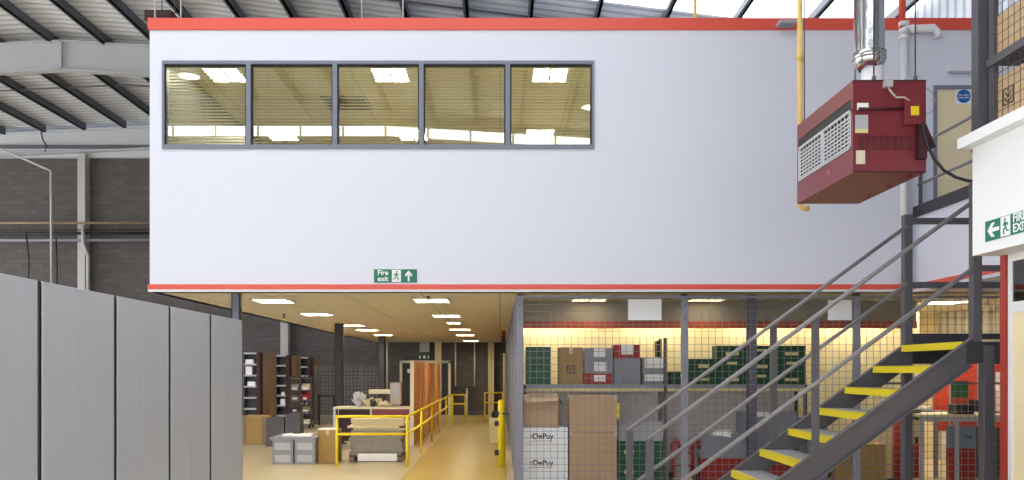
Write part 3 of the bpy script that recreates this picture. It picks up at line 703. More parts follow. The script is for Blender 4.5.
# red stacking chairs / trolley frame
x0 = X_(672, 63)
t = thing('sack_truck', 'red sack truck with two upright handles beside the green crates', 'trolley', (x0+.15, 13.4, 0))
mb = MB(); 
for dx in (.02, .33): mb.tube([(x0+dx, 13.42, .1), (x0+dx, 13.42, Z_(444, 63)), (x0+dx+.02, 13.38, Z_(440, 63)), (x0+dx+.06, 13.34, Z_(442, 63)), (x0+dx+.08, 13.3, Z_(447, 63))], .035, 10)
for z in (.3, .5): mb.tube([(x0+.02, 13.42, z), (x0+.33, 13.42, z)], .015, 8)
mb.build('truck_frame', M['redpl'], t)
bx(x0, x0+.35, 13.15, 13.42, .02, .04).build('toe_plate', M['redpl'], t)
for dx in (-.03, .36): MB().tube([(x0+dx, 13.45, .1), (x0+dx+.03, 13.45, .1)], .1, 16).build('wheel', M['black'], t)
bb = list(place(697, 703, 452, 484, 64, .4)); 
# grey crates on red crates
s = 64.5
def bigcrate(lab, p0, p1, q0, q1, m, rot, lbl, s=64.5, dp=.5):
    bb = place(p0, p1, q0, q1, s, dp)
    t = crate(lab, bb, m, lbl, M['paper'], name='storage_crate', group='crates stacked behind the stair rails', cols=6)
    return t
bigcrate('red crate at the bottom of the left stack behind the stair rails', 705, 748, 473, 487, M['redpl'], 0, None)
bigcrate('red crate beneath the grey crate in the left stack behind the rails', 705, 748, 458.5, 472.8, M['redpl'], 0, None)
bigcrate('grey crate topping the left stack behind the rails', 703, 749, 436, 458.3, M['greypl'], 0, None)
t = tag(MB().prism([(X_(712, 64.5), 13.2), (X_(731, 64.5), 13.12), (X_(731, 64.5), 13.34), (X_(715, 64.5), 13.4)], 'z', Z_(435.9, 64.5), Z_(435.6, 64.5)).build('paper_sheet', M['paper']), 'white paper sheet lying on the left grey crate behind the rails', 'paper')
bigcrate('red crate at the bottom of the middle stack behind the stair rails', 752, 792, 458, 481, M['redpl'], 0, None, s=61.5, dp=.3)
bigcrate('grey crate second from top of the middle stack behind the rails', 752, 795, 434, 457.8, M['greypl'], 0, None, s=61.5, dp=.3)
bigcrate('grey ribbed crate topping the middle stack behind the rails', 741, 797, 412.5, 433.8, M['greypl'], 0, (.25, .5, .8, 1.05), s=61.5, dp=.3)
o = place(712, 731, 430, 437.5, 65.2, .01)
tag(MB().add([(o[0], o[2], o[4]+.05), (o[1], o[2], o[4]), (o[1], o[2]+.0, o[5]), (o[0]+.04, o[2], o[5]-.01)], [(0,1,2,3)]).add([(o[0], o[2]+.004, o[4]+.05), (o[1], o[2]+.004, o[4]), (o[1], o[2]+.004, o[5]), (o[0]+.04, o[2]+.004, o[5]-.01)], [(3,2,1,0)]).build('paper_label', M['paper']), 'bent white label standing at the rim of the left grey crate', 'label')
s = 62
bigcrate('grey crate on its own right of the middle stack behind the rails', 800, 828, 418, 440, M['greypl'], 0, None, s=60.5)
bigcrate('grey crate below the lone grey crate right of the middle stack', 800, 828, 440.2, 462, M['greypl'], 0, None, s=60.5)
bigcrate('grey crate at floor level right of the middle stack', 800, 828, 462.2, 479.8, M['greypl'], 0, None, s=60.5)
bb = list(place(859, 886, 444, 481, 61.0, .4)); bb[4] = 0
carton('brown cardboard box on the floor below the stair stringer', bb, M['card_yel'], tape=False)
bb = list(place(835, 852, 452, 481, 60.5, .35)); bb[4] = 0
carton('narrow brown cardboard box beside the cage floor crates', bb, M['card_yel'], tape=False)

# ------------------------------------------------------------------ WORKBENCH CORNER (right)
t = thing('display_board', 'large orange-red board standing behind the workbench at right', 'board', (X_(966, 57), Y_(57), 0))
s = 57.0; y0 = Y_(s)
for a, b in ((934, 949), (950.5, 977), (978.5, 1006)):
    bx(X_(a, s), X_(b, s), y0, y0+.04, .75, Z_(352, s)).build('board_panel', M['orange'], t)
MB().box(X_(949, s), X_(950.5, s), y0-.01, y0+.05, .0, Z_(352, s)).box(X_(977, s), X_(978.5, s), y0-.01, y0+.05, 0, Z_(352, s)).box(X_(934, s), X_(1006, s), y0-.01, y0+.05, Z_(352, s), Z_(350.5, s)).box(X_(934, s), X_(1006, s), y0-.01, y0+.05, Z_(412, s), Z_(410, s)).build('board_frame', M['greypl_lt'], t)
tag(bx(X_(952, 57.5), X_(968, 57.5), Y_(57.5)-.02, Y_(57.5)+.02, Z_(398, 57.5), Z_(381, 57.5)).build('notice_frame', M['green2'], loc=(X_(960, 57.5), Y_(57.5), Z_(398, 57.5))), 'dark square notice fixed to the orange-red board', 'notice')
tag(MB().box(X_(996, 57.5), X_(1000, 57.5), Y_(57.5), Y_(57.5)+.03, Z_(412, 57.5), Z_(372, 57.5)).build('paper_strip', M['paper'], loc=(X_(998, 57.5), Y_(57.5), Z_(412, 57.5))), 'narrow white paper strip on the right of the orange board', 'paper')
t = thing('workbench', 'pale topped workbench with white legs in front of the orange board', 'bench', (X_(950, 61), Y_(61), 0))
a, b = X_(914, 61), X_(1004, 61); y0 = Y_(62); zt2 = Z_(414, 61.5)
bx(a, b, y0, y0+.75, zt2-.04, zt2).build('bench_top', M['bench'], t, .004)
bx(a+.03, b-.03, y0+.02, y0+.05, zt2-.12, zt2-.04).build('apron', M['greypl_lt'], t)
for xx in (a+.03, X_(950, 61), b-.06):
    for yy in (y0+.03, y0+.68): bx(xx-.03, xx+.03, yy-.03, yy+.03, 0, zt2-.04).build('leg', M['greypl_lt'], t)
for (p0, p1, q0, q1, m, nm, lab, cat) in ((961, 978, 414, 424, 'black', 'tool_box', 'black tool box on the front edge of the workbench', 'box'),):
    s = 62.6; o = place(p0, p1, q0, q1, s, .3); o = list(o); dz = zt2-o[4]+.001; o[4] += dz; o[5] += dz
    t = thing(nm, lab, cat, ((o[0]+o[1])/2, o[2], o[4])); o[2] += .1; o[3] += .1
    bx(*o).build('box_body', M[m], t, .01)
    MB().tube([(o[0]+.06, o[2]+.15, o[5]), (o[0]+.06, o[2]+.15, o[5]+.04), (o[1]-.06, o[2]+.15, o[5]+.04), (o[1]-.06, o[2]+.15, o[5])], .01, 6).build('handle', M['steel'], t)
x = X_(919.5, 61); y = Y_(61)+.15
t = thing('tape_dispenser', 'small dark tape dispenser at the left end of the workbench', 'dispenser', (x, y, zt2))
MB().prism([(x-.09, zt2), (x+.09, zt2), (x+.07, zt2+.05), (x+.0, zt2+.09), (x-.09, zt2+.06)], 'y', y-.03, y+.03).build('base', M['steel_dk'], t)
MB().tube([(x-.02, y-.035, zt2+.1), (x-.02, y+.035, zt2+.1)], .05, 14).build('roll', M['greypl_lt'], t)
tag(MB().lathe([(.001, zt2), (.09, zt2), (.11, zt2+.03), (.1, zt2+.08), (.04, zt2+.1), (.001, zt2+.1)], X_(935, 60), Y_(60)+.3, 16).build('bag', M['greypl'], loc=(X_(935, 60), Y_(60)+.3, zt2)), 'small grey cloth bag behind the tape dispenser on the workbench', 'bag')
x = X_(992, 60); 
t = thing('laptop', 'open black laptop at the right end of the workbench', 'laptop', (x, Y_(60)+.2, zt2))
bx(x-.17, x+.15, Y_(60)+.1, Y_(60)+.33, zt2, zt2+.02).build('keyboard_base', M['black'], t)
MB().add([(x-.17, Y_(60)+.33, zt2+.02), (x+.15, Y_(60)+.33, zt2+.02), (x+.15, Y_(60)+.4, zt2+.2), (x-.17, Y_(60)+.4, zt2+.2)], [(0,1,2,3)]).add([(x-.17, Y_(60)+.34, zt2+.02), (x+.15, Y_(60)+.34, zt2+.02), (x+.15, Y_(60)+.41, zt2+.2), (x-.17, Y_(60)+.41, zt2+.2)], [(3,2,1,0)]).build('screen', M['black'], t)
o = list(place(957, 981, 427.5, 449, 62.5, .2)); o2 = list(place(957, 981, 449.2, 466, 62.5, .2)); o3 = list(place(957, 981, 466.2, 483.5, 62.5, .2))
for q in (o, o2, o3): q[2] += .14; q[3] += .14
t = crate('blue-grey crate with dark lettering under the workbench', o, M['bluepl'], None, name='storage_crate', group='crates under the workbench')
text('lettering', 'TML', .07, M['black'], t, (o[1]-.12, o[2]-.002, (o[4]+o[5])/2), bold=.002)
crate('red crate directly below the blue-grey crate under the workbench', o2, M['redpl'], None, name='storage_crate', group='crates under the workbench')
crate('red crate standing on the floor under the workbench', o3, M['redpl'], None, name='storage_crate', group='crates under the workbench')
o = list(place(983, 999, 428, 452, 61.8, .35))
for k, (q0, q1, lb) in enumerate(((462, 482, 'bottom'), (445, 461.8, 'middle'), (428, 444.8, 'top'))):
    crate('dark grey crate at the right end under the workbench, %s of the stack' % lb, place(984, 1000, q0, q1, 61, .35), M['steel'], None, name='storage_crate', group='crates under the workbench', cols=3)
# fire extinguisher
def extinguisher(lab, x, y, z0, h, r):
    t = thing('fire_extinguisher', lab, 'extinguisher', (x, y, z0), 'red fire extinguishers')
    MB().lathe([(.001, z0), (r, z0), (r, z0+h*.72), (r*.85, z0+h*.8), (r*.3, z0+h*.86), (r*.3, z0+h*.9), (.001, z0+h*.9)], x, y, 18).build('cylinder', M['redpl'], t)
    MB().tube([(x-.05, y, z0+h*.97), (x+.09, y, z0+h)], .012, 6).tube([(x, y, z0+h*.88), (x, y, z0+h*.97)], .02, 8).build('valve', M['black'], t)
    MB().tube([(x+.02, y-.02, z0+h*.93), (x+r*1.2, y-.03, z0+h*.8), (x+r*1.15, y-.03, z0+h*.4)], .012, 8).build('hose', M['black'], t)
extinguisher('red fire extinguisher standing left of the workbench legs', X_(924, 60), Y_(60)+.25, 0, .68, .08)
x, y = X_(897, 61), Y_(61)
t = thing('hose_reel_stand', 'dark stand with black hoses and red cylinder beside the landing post', 'stand', (x, y, 0))
MB().tube([(x, y, .02), (x, y, 1.1)], .07, 14).build('red_cylinder', M['redpl'], t)
MB().lathe([(.001, 0), (.16, 0), (.16, .02), (.03, .03)], x, y, 16).build('base', M['black'], t)
MB().tube([(x, y-.06, 1.08), (x+.2, y-.08, 1.04), (x+.45, y-.06, 1.0)], .025, 8).build('black_hose', M['black'], t)
o = list(place(903, 917, 443, 460, 58.5, .3)); o2 = list(place(903, 917, 462, 480, 58.5, .3)); o[4] = o2[5]+.001
crate('orange crate, upper of the pair behind the landing corner post', o, M['orange'], None, name='storage_crate', group='orange crates behind the landing post', cols=3)
crate('orange crate, lower of the pair behind the landing corner post', o2, M['orange'], None, name='storage_crate', group='orange crates behind the landing post', cols=3)
# tall dark cabinet behind
o = list(place(976, 1010, 327, 350, 52, .35))
t = thing('wall_cabinet', 'black wall cabinet above the orange board near the red post', 'cabinet', ((o[0]+o[1])/2, o[2], o[4]))
bx(*o).build('cabinet_body', M['black'], t, .01); bx(o[0]+.01, (o[0]+o[1])/2-.005, o[2]-.015, o[2], o[4]+.01, o[5]-.01).build('door', M['black'], t); bx((o[0]+o[1])/2+.005, o[1]-.01, o[2]-.015, o[2], o[4]+.01, o[5]-.01).build('door', M['black'], t)

# ------------------------------------------------------------------ STAIRS
YN, YFAR = Y_(116.8), Y_(101.2)
def stair(name, lab, group, nose_x, z0, top_rail_extra=True):
    """a straight flight rising towards +X; nose_x = X of the top nosing, z0 = floor level at its foot"""
    R = .205; G = .28; n = 10
    t = thing(name, lab, 'stairs', (nose_x-G*n, (YN+YFAR)/2, z0), group)
    def zn(x): return z0 + R*n + (x-nose_x)*R/G
    xb = nose_x - G*(n-1) - .28; xt = nose_x + .05
    for yy, sg in ((YN, 1), (YFAR, -1)):
        zb = max(z0, zn(xb)-.235)
        xl = nose_x + (.245-R*n)*G/R
        poly = [(xb, z0), (xb, zn(xb)-.005), (xt, zn(xt)-.005), (xt, zn(xt)-.245), (xl, z0)]
        st = MB().prism(poly, 'y', yy-.006, yy+.006)
        # flanges of the channel
        for off in (0, -.235):
            p = []
            xa = xb if off == 0 else xl + .03
            a = (xa, zn(xa)-.005+off); b = (xt, zn(xt)-.005+off)
            st.prism([a, b, (b[0], b[1]-.014), (a[0], a[1]-.014)], 'y', yy-.045 if sg > 0 else yy-.02, yy+.02 if sg > 0 else yy+.045)
        st.build('stringer', M['steel'], t)
    for k in range(1, n):
        xk = nose_x - G*(n-k); zk = z0 + R*k
        tr = bx(xk, xk+G+.03, YN+.007, YFAR-.007, zk-.03, zk).build('tread', M['tread'], t)
        MB().box(xk-.012, xk, YN+.01, YFAR-.01, zk-.062, zk+.003).box(xk-.012, xk+.035, YN+.01, YFAR-.01, zk, zk+.004).build('yellow_nosing', M['yellow'], tr)
    MB().box(nose_x-.012, nose_x, YN+.01, YFAR-.01, z0+R*n-.062, z0+R*n+.003).build('top_nosing', M['yellow'], t)
    # rails and posts
    xp = [nose_x-2.69, nose_x-1.27, nose_x+.04]
    for yy, side_ in ((YN, 'n'), (YFAR, 'f')):
        yr = yy
        for x in xp[:2]:
            bx(x-.032, x+.032, yr-.012-(.0 if side_ == 'n' else .0), yr+.012, max(z0, zn(x)-.12), zn(x)+1.13).build('post', M['steel'], t, .003)
        for off, nm in ((1.15, 'handrail'), (.58, 'mid_rail')):
            xs_ = xp[0] - (.02 if off > 1 else -.0); e = xp[2]
            MB().tube([(xs_, yr-.03, zn(xs_)+off), (e, yr-.03, zn(e)+off)], .019, 10).build(nm, M['rail'], t)
    return t
stair('staircase', 'grey steel stair flight with yellow step edges rising to the landing', None, 3.97, 0)
# landing
LX0, LX1, LZ = 3.99, 7.2, 2.05
t = thing('stair_landing', 'grey steel half landing at the top of the stairs with guard rails', 'landing', (LX0, (YN+YFAR)/2, 0))
bx(LX0, LX1, YN+.01, YFAR-.01, LZ-.03, LZ).build('deck_plate', M['tread'], t)
MB().box(LX0, LX1, YN-.01, YN+.01, LZ-.18, LZ+.01).box(LX0, LX1, YFAR-.01, YFAR+.01, LZ-.18, LZ+.12).box(LX1-.02, LX1, YN, YFAR, LZ-.18, LZ).build('edge_beam', M['steel_dk'], t)
bx(LX0+.1, LX1-.1, YN-.02, YN-.008, LZ-.0, LZ+.02).build('edge_trim', M['card_lt'], t)
for (x, yy, zt_, w) in ((4.02, YFAR, Z_(214, 102), .08), (4.07, YN, Z_(184, 116), .075), (7.15, YN, 3.2, .07), (7.15, YFAR, 3.2, .07)):
    bx(x-w/2, x+w/2, yy-w/2, yy+w/2, (0 if yy == YFAR or x > 5 else LZ+.001), zt_).build('post', M['steel'], t, .004)
x = X_(984, 116); bx(x-.045, x+.045, YN-.03, YN+.06, 0, LZ-.03).build('support_post', M['steel'], t, .004)
for py, nm in ((220, 'handrail'), (284.5, 'mid_rail')):
    bx(4.05, 7.15, YFAR-.02, YFAR+.02, Z_(py, 102)-.03, Z_(py, 102)+.03).build(nm, M['steel'], t)
for z, nm in ((3.2, 'handrail'), (2.68, 'mid_rail')):
    bx(4.12 if z < 3 else 4.1, 7.15, YN-.02, YN+.02, z-.025, z+.025).build(nm, M['steel'], t)
# upper platform outside the door
XPF = 6.13
struct('floor_platform', bx(XPF, XR, 10.25, YW-.03, ZC, ZF), M['clad'])
struct('trim_9', bx(XPF-.015, XPF, 10.25, YW-.03, 3.015, 3.082), M['red'])
struct('trim_10', bx(XPF-.03, XPF, 10.25, YW-.03, ZF-.04, ZF+.12), M['steel_dk'])
t = thing('platform_guardrail', 'dark steel guard rail on the platform outside the upper door', 'railing', (XPF+.05, 11.4, ZF))
for yy in (10.35, 12.42): bx(XPF+.03, XPF+.07, yy-.02, yy+.02, ZF, ZF+1.05).build('post', M['steel'], t)
for z, nm in ((ZF+1.03, 'handrail'), (ZF+.45, 'mid_rail')):
    MB().tube([(XPF+.05, 10.3, z), (XPF+.05, YW-.04, z)], .022, 8).build(nm, M['rail'], t)

# ------------------------------------------------------------------ CABIN AT RIGHT
XC = 3.78; YE = 6.76; Y0 = 1.6
struct('wall_cabin', bx(XC, 7.4, Y0, YE, 2.72, 3.58), M['cabin'])
struct('trim_11', bx(XC-.1, 7.4, Y0, YE+.04, 3.58, 3.665), M['cabin'])
t = thing('cabin_post', 'red steel corner post of the cabin at the right edge', 'post', (4.03, YE-.05, 0))
bx(4.0, 4.065, YE-.07, YE-.0, .01, 2.72).build('post_shaft', M['postred'], t); bx(3.98, 4.09, YE-.1, YE+.03, 0, .012).build('base_plate', M['postred'], t)
w = struct('window_6', MB().box(4.015, 4.06, YE-.13, YE-.08, 0, 2.72).box(4.015, 4.06, Y0, YE-.13, 2.66, 2.72).box(4.015, 4.06, Y0, YE-.13, 2.26, 2.34).box(4.015, 4.06, 5.4, 5.46, 0, 2.66), M['white'])
bx(4.025, 4.03, Y0, YE-.13, 2.34, 2.66).build('window_pane', M['glass2'], w)
bx(4.025, 4.04, Y0, YE-.13, 0, 2.26).build('lower_panel', M['wood'], w)
struct('wall_cabin_end', bx(4.07, 7.4, YE-.07, YE-.01, 0, 2.72), M['white'])
struct('wall_cabin_inner', bx(7.3, 7.4, Y0, YE-.12, 0, 2.72), M['white'])
# sign on the cabin
zb, zt3 = Z_(242, 128.6), Z_(222, 128.6)
t = thing('fire_exit_sign', 'green fire exit sign with left arrow on the white cabin fascia', 'sign', (XC, 6.25, zb))
xs_ = XC - .008
bx(xs_, XC, 5.86, 6.57, zb, zt3).build('board', M['green_sign'], t)
bx(xs_-.002, xs_, 6.245, 6.365, zb+.004, zt3-.004).build('white_square', M['paper'], t)
mb = MB(); cz = (zb+zt3)/2
running_man(0, cz, .15, lambda ps: [mb.prism([(6.305+q[0], q[1]) for q in p], 'x', xs_-.004, xs_-.002) for p in ps])
mb.build('running_figure', M['green_sign'], t)
ay = 6.46
MB().prism([(ay+.075, cz), (ay+.02, cz+.055), (ay-.02, cz+.055), (ay+.02, cz+.015), (ay-.075, cz+.015), (ay-.075, cz-.015), (ay+.02, cz-.015), (ay-.02, cz-.055), (ay+.02, cz-.055)], 'x', xs_-.003, xs_).build('arrow', M['paper'], t)
text('lettering', 'FIRE\nEXIT', .088, M['paper'], t, (xs_-.001, 6.215, cz+.002), 'left', bold=.002, align='LEFT')
# mesh store on the cabin roof
XM = 3.93
t = thing('roof_cage_frame', 'dark steel frame with wire mesh on the roof of the white cabin', 'cage', (XM, 5.5, 3.665))
bx(XM-.075, XM+.035, YE+.05, YE+.15, 3.58, 9.3).build('post', M['steel'], t)
bx(XM-.03, XM+.03, Y0, YE+.02, Z_(70, 124), Z_(62, 124)).build('cross_beam', M['steel'], t)
mesh_panel_y(XM+.0, 4.2, YE, 3.69, 6.6, t, pitch=.075, r=.0022, m=M['steel'])
bx(XM-.01, XM+.03, YE-.05, YE+.02, 3.67, 6.7).build('mesh_edge_bar', M['steel'], t)
t = thing('roof_store_shelf', 'steel shelf inside the rooftop mesh store under the upper box', 'shelf', (4.5, 5.8, 3.665))
bx(3.96, 4.9, 4.3, 6.76, 4.24, 4.28).build('shelf_board', M['steel'], t)
for x, y in ((4.66, 6.73), (4.88, 6.73), (3.98, 4.32), (4.88, 4.32)): bx(x-.02, x+.02, y-.02, y+.02, 3.665, 4.24).build('leg', M['steel'], t)
carton('brown cardboard box on the upper shelf of the rooftop mesh store', (3.95, 4.6, 5.6, 6.74, 4.281, 4.62), M['card2'], face='left', tape=False)
carton('large brown cardboard box with printed mark in the rooftop mesh store', (3.955, 4.6, 5.5, 6.72, 3.666, 4.13), M['card2'], face='left', mark=(.12, .6, .125), tape=False)

# ------------------------------------------------------------------ MAROON UNIT HEATER
HX0, HX1, HY0, HY1, HZ0, HZ1 = 2.942, 3.55, Y_(120), Y_(101), 3.455, 4.225
t = thing('unit_heater', 'maroon gas unit heater hanging in front of the white office wall', 'heater', (3.25, 7.7, HZ0))
gz0, gz1 = 3.665, 4.078; gy0, gy1 = HY0+.04, HY1-.05
c = MB().box(HX0+.09, HX1, HY0, HY1, HZ0, HZ1)
c.box(HX0, HX0+.09, HY0, HY1, HZ0, gz0).box(HX0, HX0+.09, HY0, HY1, gz1+.0, HZ1).box(HX0, HX0+.09, HY0, gy0, gz0, gz1).box(HX0, HX0+.09, gy1, HY1, gz0, gz1)
c.build('casing', M['maroon'], t)
bx(HX0+.075, HX0+.091, gy0, gy1, gz0, gz1).build('grille_backing', M['black'], t)
bx(HX0+.004, HX0+.074, gy0, gy1, gz1-.083, gz1-.003).build('air_slot', M['black'], t)
g = MB().box(HX0-.008, HX0+.01, gy0, gy1, gz0, gz0+.014).box(HX0-.008, HX0+.01, gy0, gy1, gz1-.102, gz1-.084).box(HX0-.008, HX0+.01, gy0, gy0+.014, gz0, gz1-.084).box(HX0-.008, HX0+.01, gy1-.014, gy1, gz0, gz1-.084).box(HX0-.008, HX0+.01, (gy0+gy1)/2-.012, (gy0+gy1)/2+.012, gz0, gz1-.084)
g.build('grille_frame', M['grille'], t)
for k in range(8):
    z = gz0 + .033 + k*.034
    MB().prism([(HX0-.003, z-.009), (HX0-.003, z+.005), (HX0+.03, z+.014), (HX0+.03, z+.009)], 'y', gy0+.014, gy1-.014).build('louvre', M['grille'], t)
v = MB()
for k in range(16): yy = gy0+.05+k*(gy1-gy0-.1)/15; v.box(HX0-.006, HX0-.001, yy-.004, yy+.004, gz0, gz1-.09)
v.build('vertical_fins', M['grille'], t)
bx(HX0-.004, HX0, 7.5, 7.62, 3.545, 3.60).build('maker_plate', mat('copper_plate', (150,60,60), .3), t)
# front face details (s = 120)
s = 120.0
def fr(p0, p1, q0, q1, dpt, nm, m, bev=0): return bx(X_(p0, s), X_(p1, s), HY0-dpt, HY0, Z_(q1, s), Z_(q0, s)).build(nm, m, t, bev)
fr(902, 921, 97, 126, .05, 'control_box', M['maroon'], .004)
bx(X_(908, s), X_(916, s), HY0-.052, HY0-.05, Z_(117, s), Z_(108, s)).build('warning_label', M['yellow'], t)
fr(857, 868.5, 103, 110, .003, 'label_plate', M['paper']); fr(855, 868, 115, 129, .003, 'label_plate', M['greypl_lt']); fr(855, 868, 129, 133, .003, 'label_plate', M['yedge']); fr(856, 865, 150.5, 164, .003, 'label_plate', M['bench'])
MB().tube([(X_(858, s), HY0-.02, Z_(109.5, s)), (X_(902, s), HY0-.02, Z_(109.5, s))], .012, 8).build('gas_line', M['maroon_dk'], t)
v = MB()
for k in range(8): a = 859 + k*7; v.box(X_(a, s), X_(a+5, s), HY0-.006, HY0, Z_(150, s), Z_(136, s)).box(X_(a, s), X_(a+5, s), HY0-.012, HY0, Z_(138, s), Z_(136, s))
v.build('pressed_vents', M['maroon_v'], t)
bx(HX0, HX1, HY0-.004, HY0, HZ0, HZ0+.012).build('lower_lip', M['maroon_dk'], t)
bx(HX0, HX1, HY0-.004, HY0, HZ1-.012, HZ1).build('upper_lip', M['maroon_dk'], t)
bx(HX1, HX1+.012, HY0+.03, HY1, HZ0+.05, HZ1-.05).build('side_panel', M['maroon'], t)
MB().prism([(HX1, Z_(122, 118)), (HX1+.10, Z_(150, 118)), (HX1, Z_(153, 118))], 'y', HY0+.03, HY1-.3).build('fan_cowl', M['maroon_dk'], t)
bx(HX1-.09, HX1-.02, HY0-.06, HY0+.0, Z_(160, s), Z_(127, s)).build('side_bracket', M['maroon_dk'], t)
for yy in (HY0+.12, HY0+.5, HY0+.9): MB().tube([(HX1-.08, yy, HZ0), (HX1-.08, yy, HZ0-.02)], .02, 10).build('underside_fitting', M['maroon'], t)
w = MB()
for x, yy in ((HX0+.2, HY0+.06), (HX1-.06, HY0+.06), (HX0+.05, HY1-.06), (HX1-.06, HY1-.06)):
    w.tube([(x, yy, HZ1), (x, yy, zdeck(x)-.28)], .006, 6).tube([(x, yy, HZ1), (x, yy, HZ1+.05)], .018, 8)
w.build('hanging_rod', M['steel'], t)
t = thing('flue', 'polished metal flue pipe rising from the top of the maroon heater', 'flue', (3.29, Y_(112), HZ1))
cx, cy = X_(869, 112), Y_(112)
prof = [(.145, Z_(60, 112))]
z = Z_(60, 112)
zc0 = Z_(57, 112); zc1 = Z_(69, 112)
MB().lathe([(.132, zc0-.02), (.132, zdeck(3.3)-.05)], cx, cy, 10).build('flue_pipe', M['flue'], t)
for zz in (zc0, zc0+1.3, zc0+2.6): MB().lathe([(.131, zz-.03), (.146, zz-.03), (.141, zz), (.146, zz+.03), (.131, zz+.03)], cx, cy, 24).build('flue_joint', M['alu'], t)
MB().lathe([(.140, zc0-.03), (.138, zc0-.05), (.105, zc1), (.085, zc1-.01)], cx, cy, 24).build('flue_collar', M['flue'], t)
MB().lathe([(.16, HZ1), (.158, HZ1+.02), (.14, HZ1+.06), (.10, HZ1+.10), (.095, zc1+.01)], cx+.03, cy, 24).build('flue_cowl', M['white'], t)
tag(MB().tube([(X_(893, 122), HY0-.02, Z_(84, 121)), (X_(895, 122), HY0-.05, Z_(92, 121)), (X_(900, 122), HY0-.05, Z_(97, 121)), (X_(908, 122), HY0-.05, Z_(97, 121)), (X_(915, 122), HY0-.04, Z_(101, 121))], .009, 8).build('white_cable', M['cablew'], loc=(3.24, HY0, 4.2)), 'pale cable looping over the front of the maroon heater', 'cable')
o = bx(X_(889, 122), X_(897, 122), HY0-.05, HY0-.001, Z_(86, 121), Z_(79, 121)).build('junction_box', M['greypl_lt'], loc=(3.25, HY0-.02, Z_(86, 121))); tag(o, 'small grey junction box at the top front edge of the maroon heater', 'box')
pts = [(919, 125), (923, 145), (930, 160), (940, 172), (952, 179), (964, 182.5), (974, 183)]
tag(MB().tube([(X_(a, 120), HY0-.06, Z_(b, 120)) for a, b in pts], .013, 8).build('black_cable', M['cable'], loc=(3.5, HY0, 3.8)), 'thick black cable drooping from the heater to the right', 'cable')
pts = [(905, 78), (921, 84), (932, 90), (937, 100), (934, 110), (922, 116)]
tag(MB().tube([(X_(a, 119), HY0+.1-.02, Z_(b, 119)) for i, (a, b) in enumerate(pts)], .004, 6).build('thin_cable', M['cablew'], loc=(3.5, HY0+.1, 4.0)), 'thin grey wire curving beside the right side of the maroon heater', 'cable')

# ------------------------------------------------------------------ UNDER THE OFFICE, LEFT: clutter and aisle
# yellow guard rail
GXn, GY0, GY1 = -1.735, F/53.5, 30.0
t = thing('yellow_guardrail', 'yellow tubular guard rail around the goods bay left of the aisle', 'railing', (GXn, GY0, 0))
gx0 = X_(337, 53.5)
for z, nm in ((.95, 'top_rail'), (.62, 'mid_rail')):
    MB().tube([(gx0, GY0, z), (GXn, GY0, z)], .026, 8).build(nm, M['yellow'], t)
    MB().tube([(GXn, GY0, z), (GXn, GY1, z)], .026, 8).build(nm, M['yellow'], t)
for x, y in [(gx0, GY0), (GXn, GY0)] + [(GXn, GY0+(GY1-GY0)*k/5) for k in range(1, 6)]:
    p = MB().tube([(x, y, 0), (x, y, .976)], .026, 8).build('post', M['yellow'], t)
t = thing('yellow_guardrail', 'short yellow rail at the far left end of the aisle', 'railing', (-1.2, 30, 0))
for z in (.95, .62): MB().tube([(-1.7, 30.3, z), (-1.25, 30.3, z)], .026, 8).build('rail', M['yellow'], t)
for x in (-1.7, -1.25): MB().tube([(x, 30.3, 0), (x, 30.3, .976)], .026, 8).build('post', M['yellow'], t)
t = thing('yellow_guardrail', 'yellow rail across the far right end of the aisle', 'railing', (0, 29.5, 0))
for z in (2.1-.25, 1.2): MB().tube([(-.55, 30.5, z*.55), (.1, 30.5, z*.55)], .026, 8).build('rail', M['yellow'], t)
for x in (-.55, .1): MB().tube([(x, 30.5, 0), (x, 30.5, 1.03)], .026, 8).build('post', M['yellow'], t)
# yellow gate post beside the mesh fence
s = 53; x, y = X_(501.5, 53), Y_(53)
t = thing('yellow_bollard', 'thick yellow gate post with dark latches beside the mesh fence', 'bollard', (x, y, 0))
MB().tube([(x, y, 0), (x, y, Z_(408, s)), (x, y, Z_(403, s))], .07, 14).build('post_tube', M['yellow'], t)
MB().lathe([(.07, Z_(403, s)), (.05, Z_(400, s)), (.001, Z_(399.5, s))], x, y, 14).build('post_cap', M['yellow'], t)
l = MB()
for py in (413, 423, 452): l.box(x-.13, x-.05, y-.05, y+.05, Z_(py+3, s), Z_(py-2, s))
l.build('latch', M['black'], t)
MB().tube([(x-.05, y-.04, Z_(413, s)), (x+.15, y-.08, Z_(414, s))], .02, 8).build('latch_handle', M['steel'], t)
# pale electrical box behind it, on the fence line
o = list(place(489, 499, 418, 445, 40, .4)); o[4] = 0
t = thing('low_cabinet', 'small pale cabinet standing right of the aisle behind the yellow post', 'cabinet', ((o[0]+o[1])/2, o[2], 0))
bx(*o).build('cabinet_body', M['cream'], t, .01); bx(o[0]+.01, o[1]-.01, o[2]-.01, o[2], .08, o[5]-.05).build('door', M['cream'], t)
tag(MB().lathe([(.001, o[5]), (.1, o[5]), (.13, o[5]+.07), (.1, o[5]+.16), (.001, o[5]+.18)], (o[0]+o[1])/2+.06, o[2]+.2, 12).build('helmet', M['black'], loc=((o[0]+o[1])/2, o[2]+.2, o[5])), 'black rounded helmet on the small pale cabinet', 'helmet')
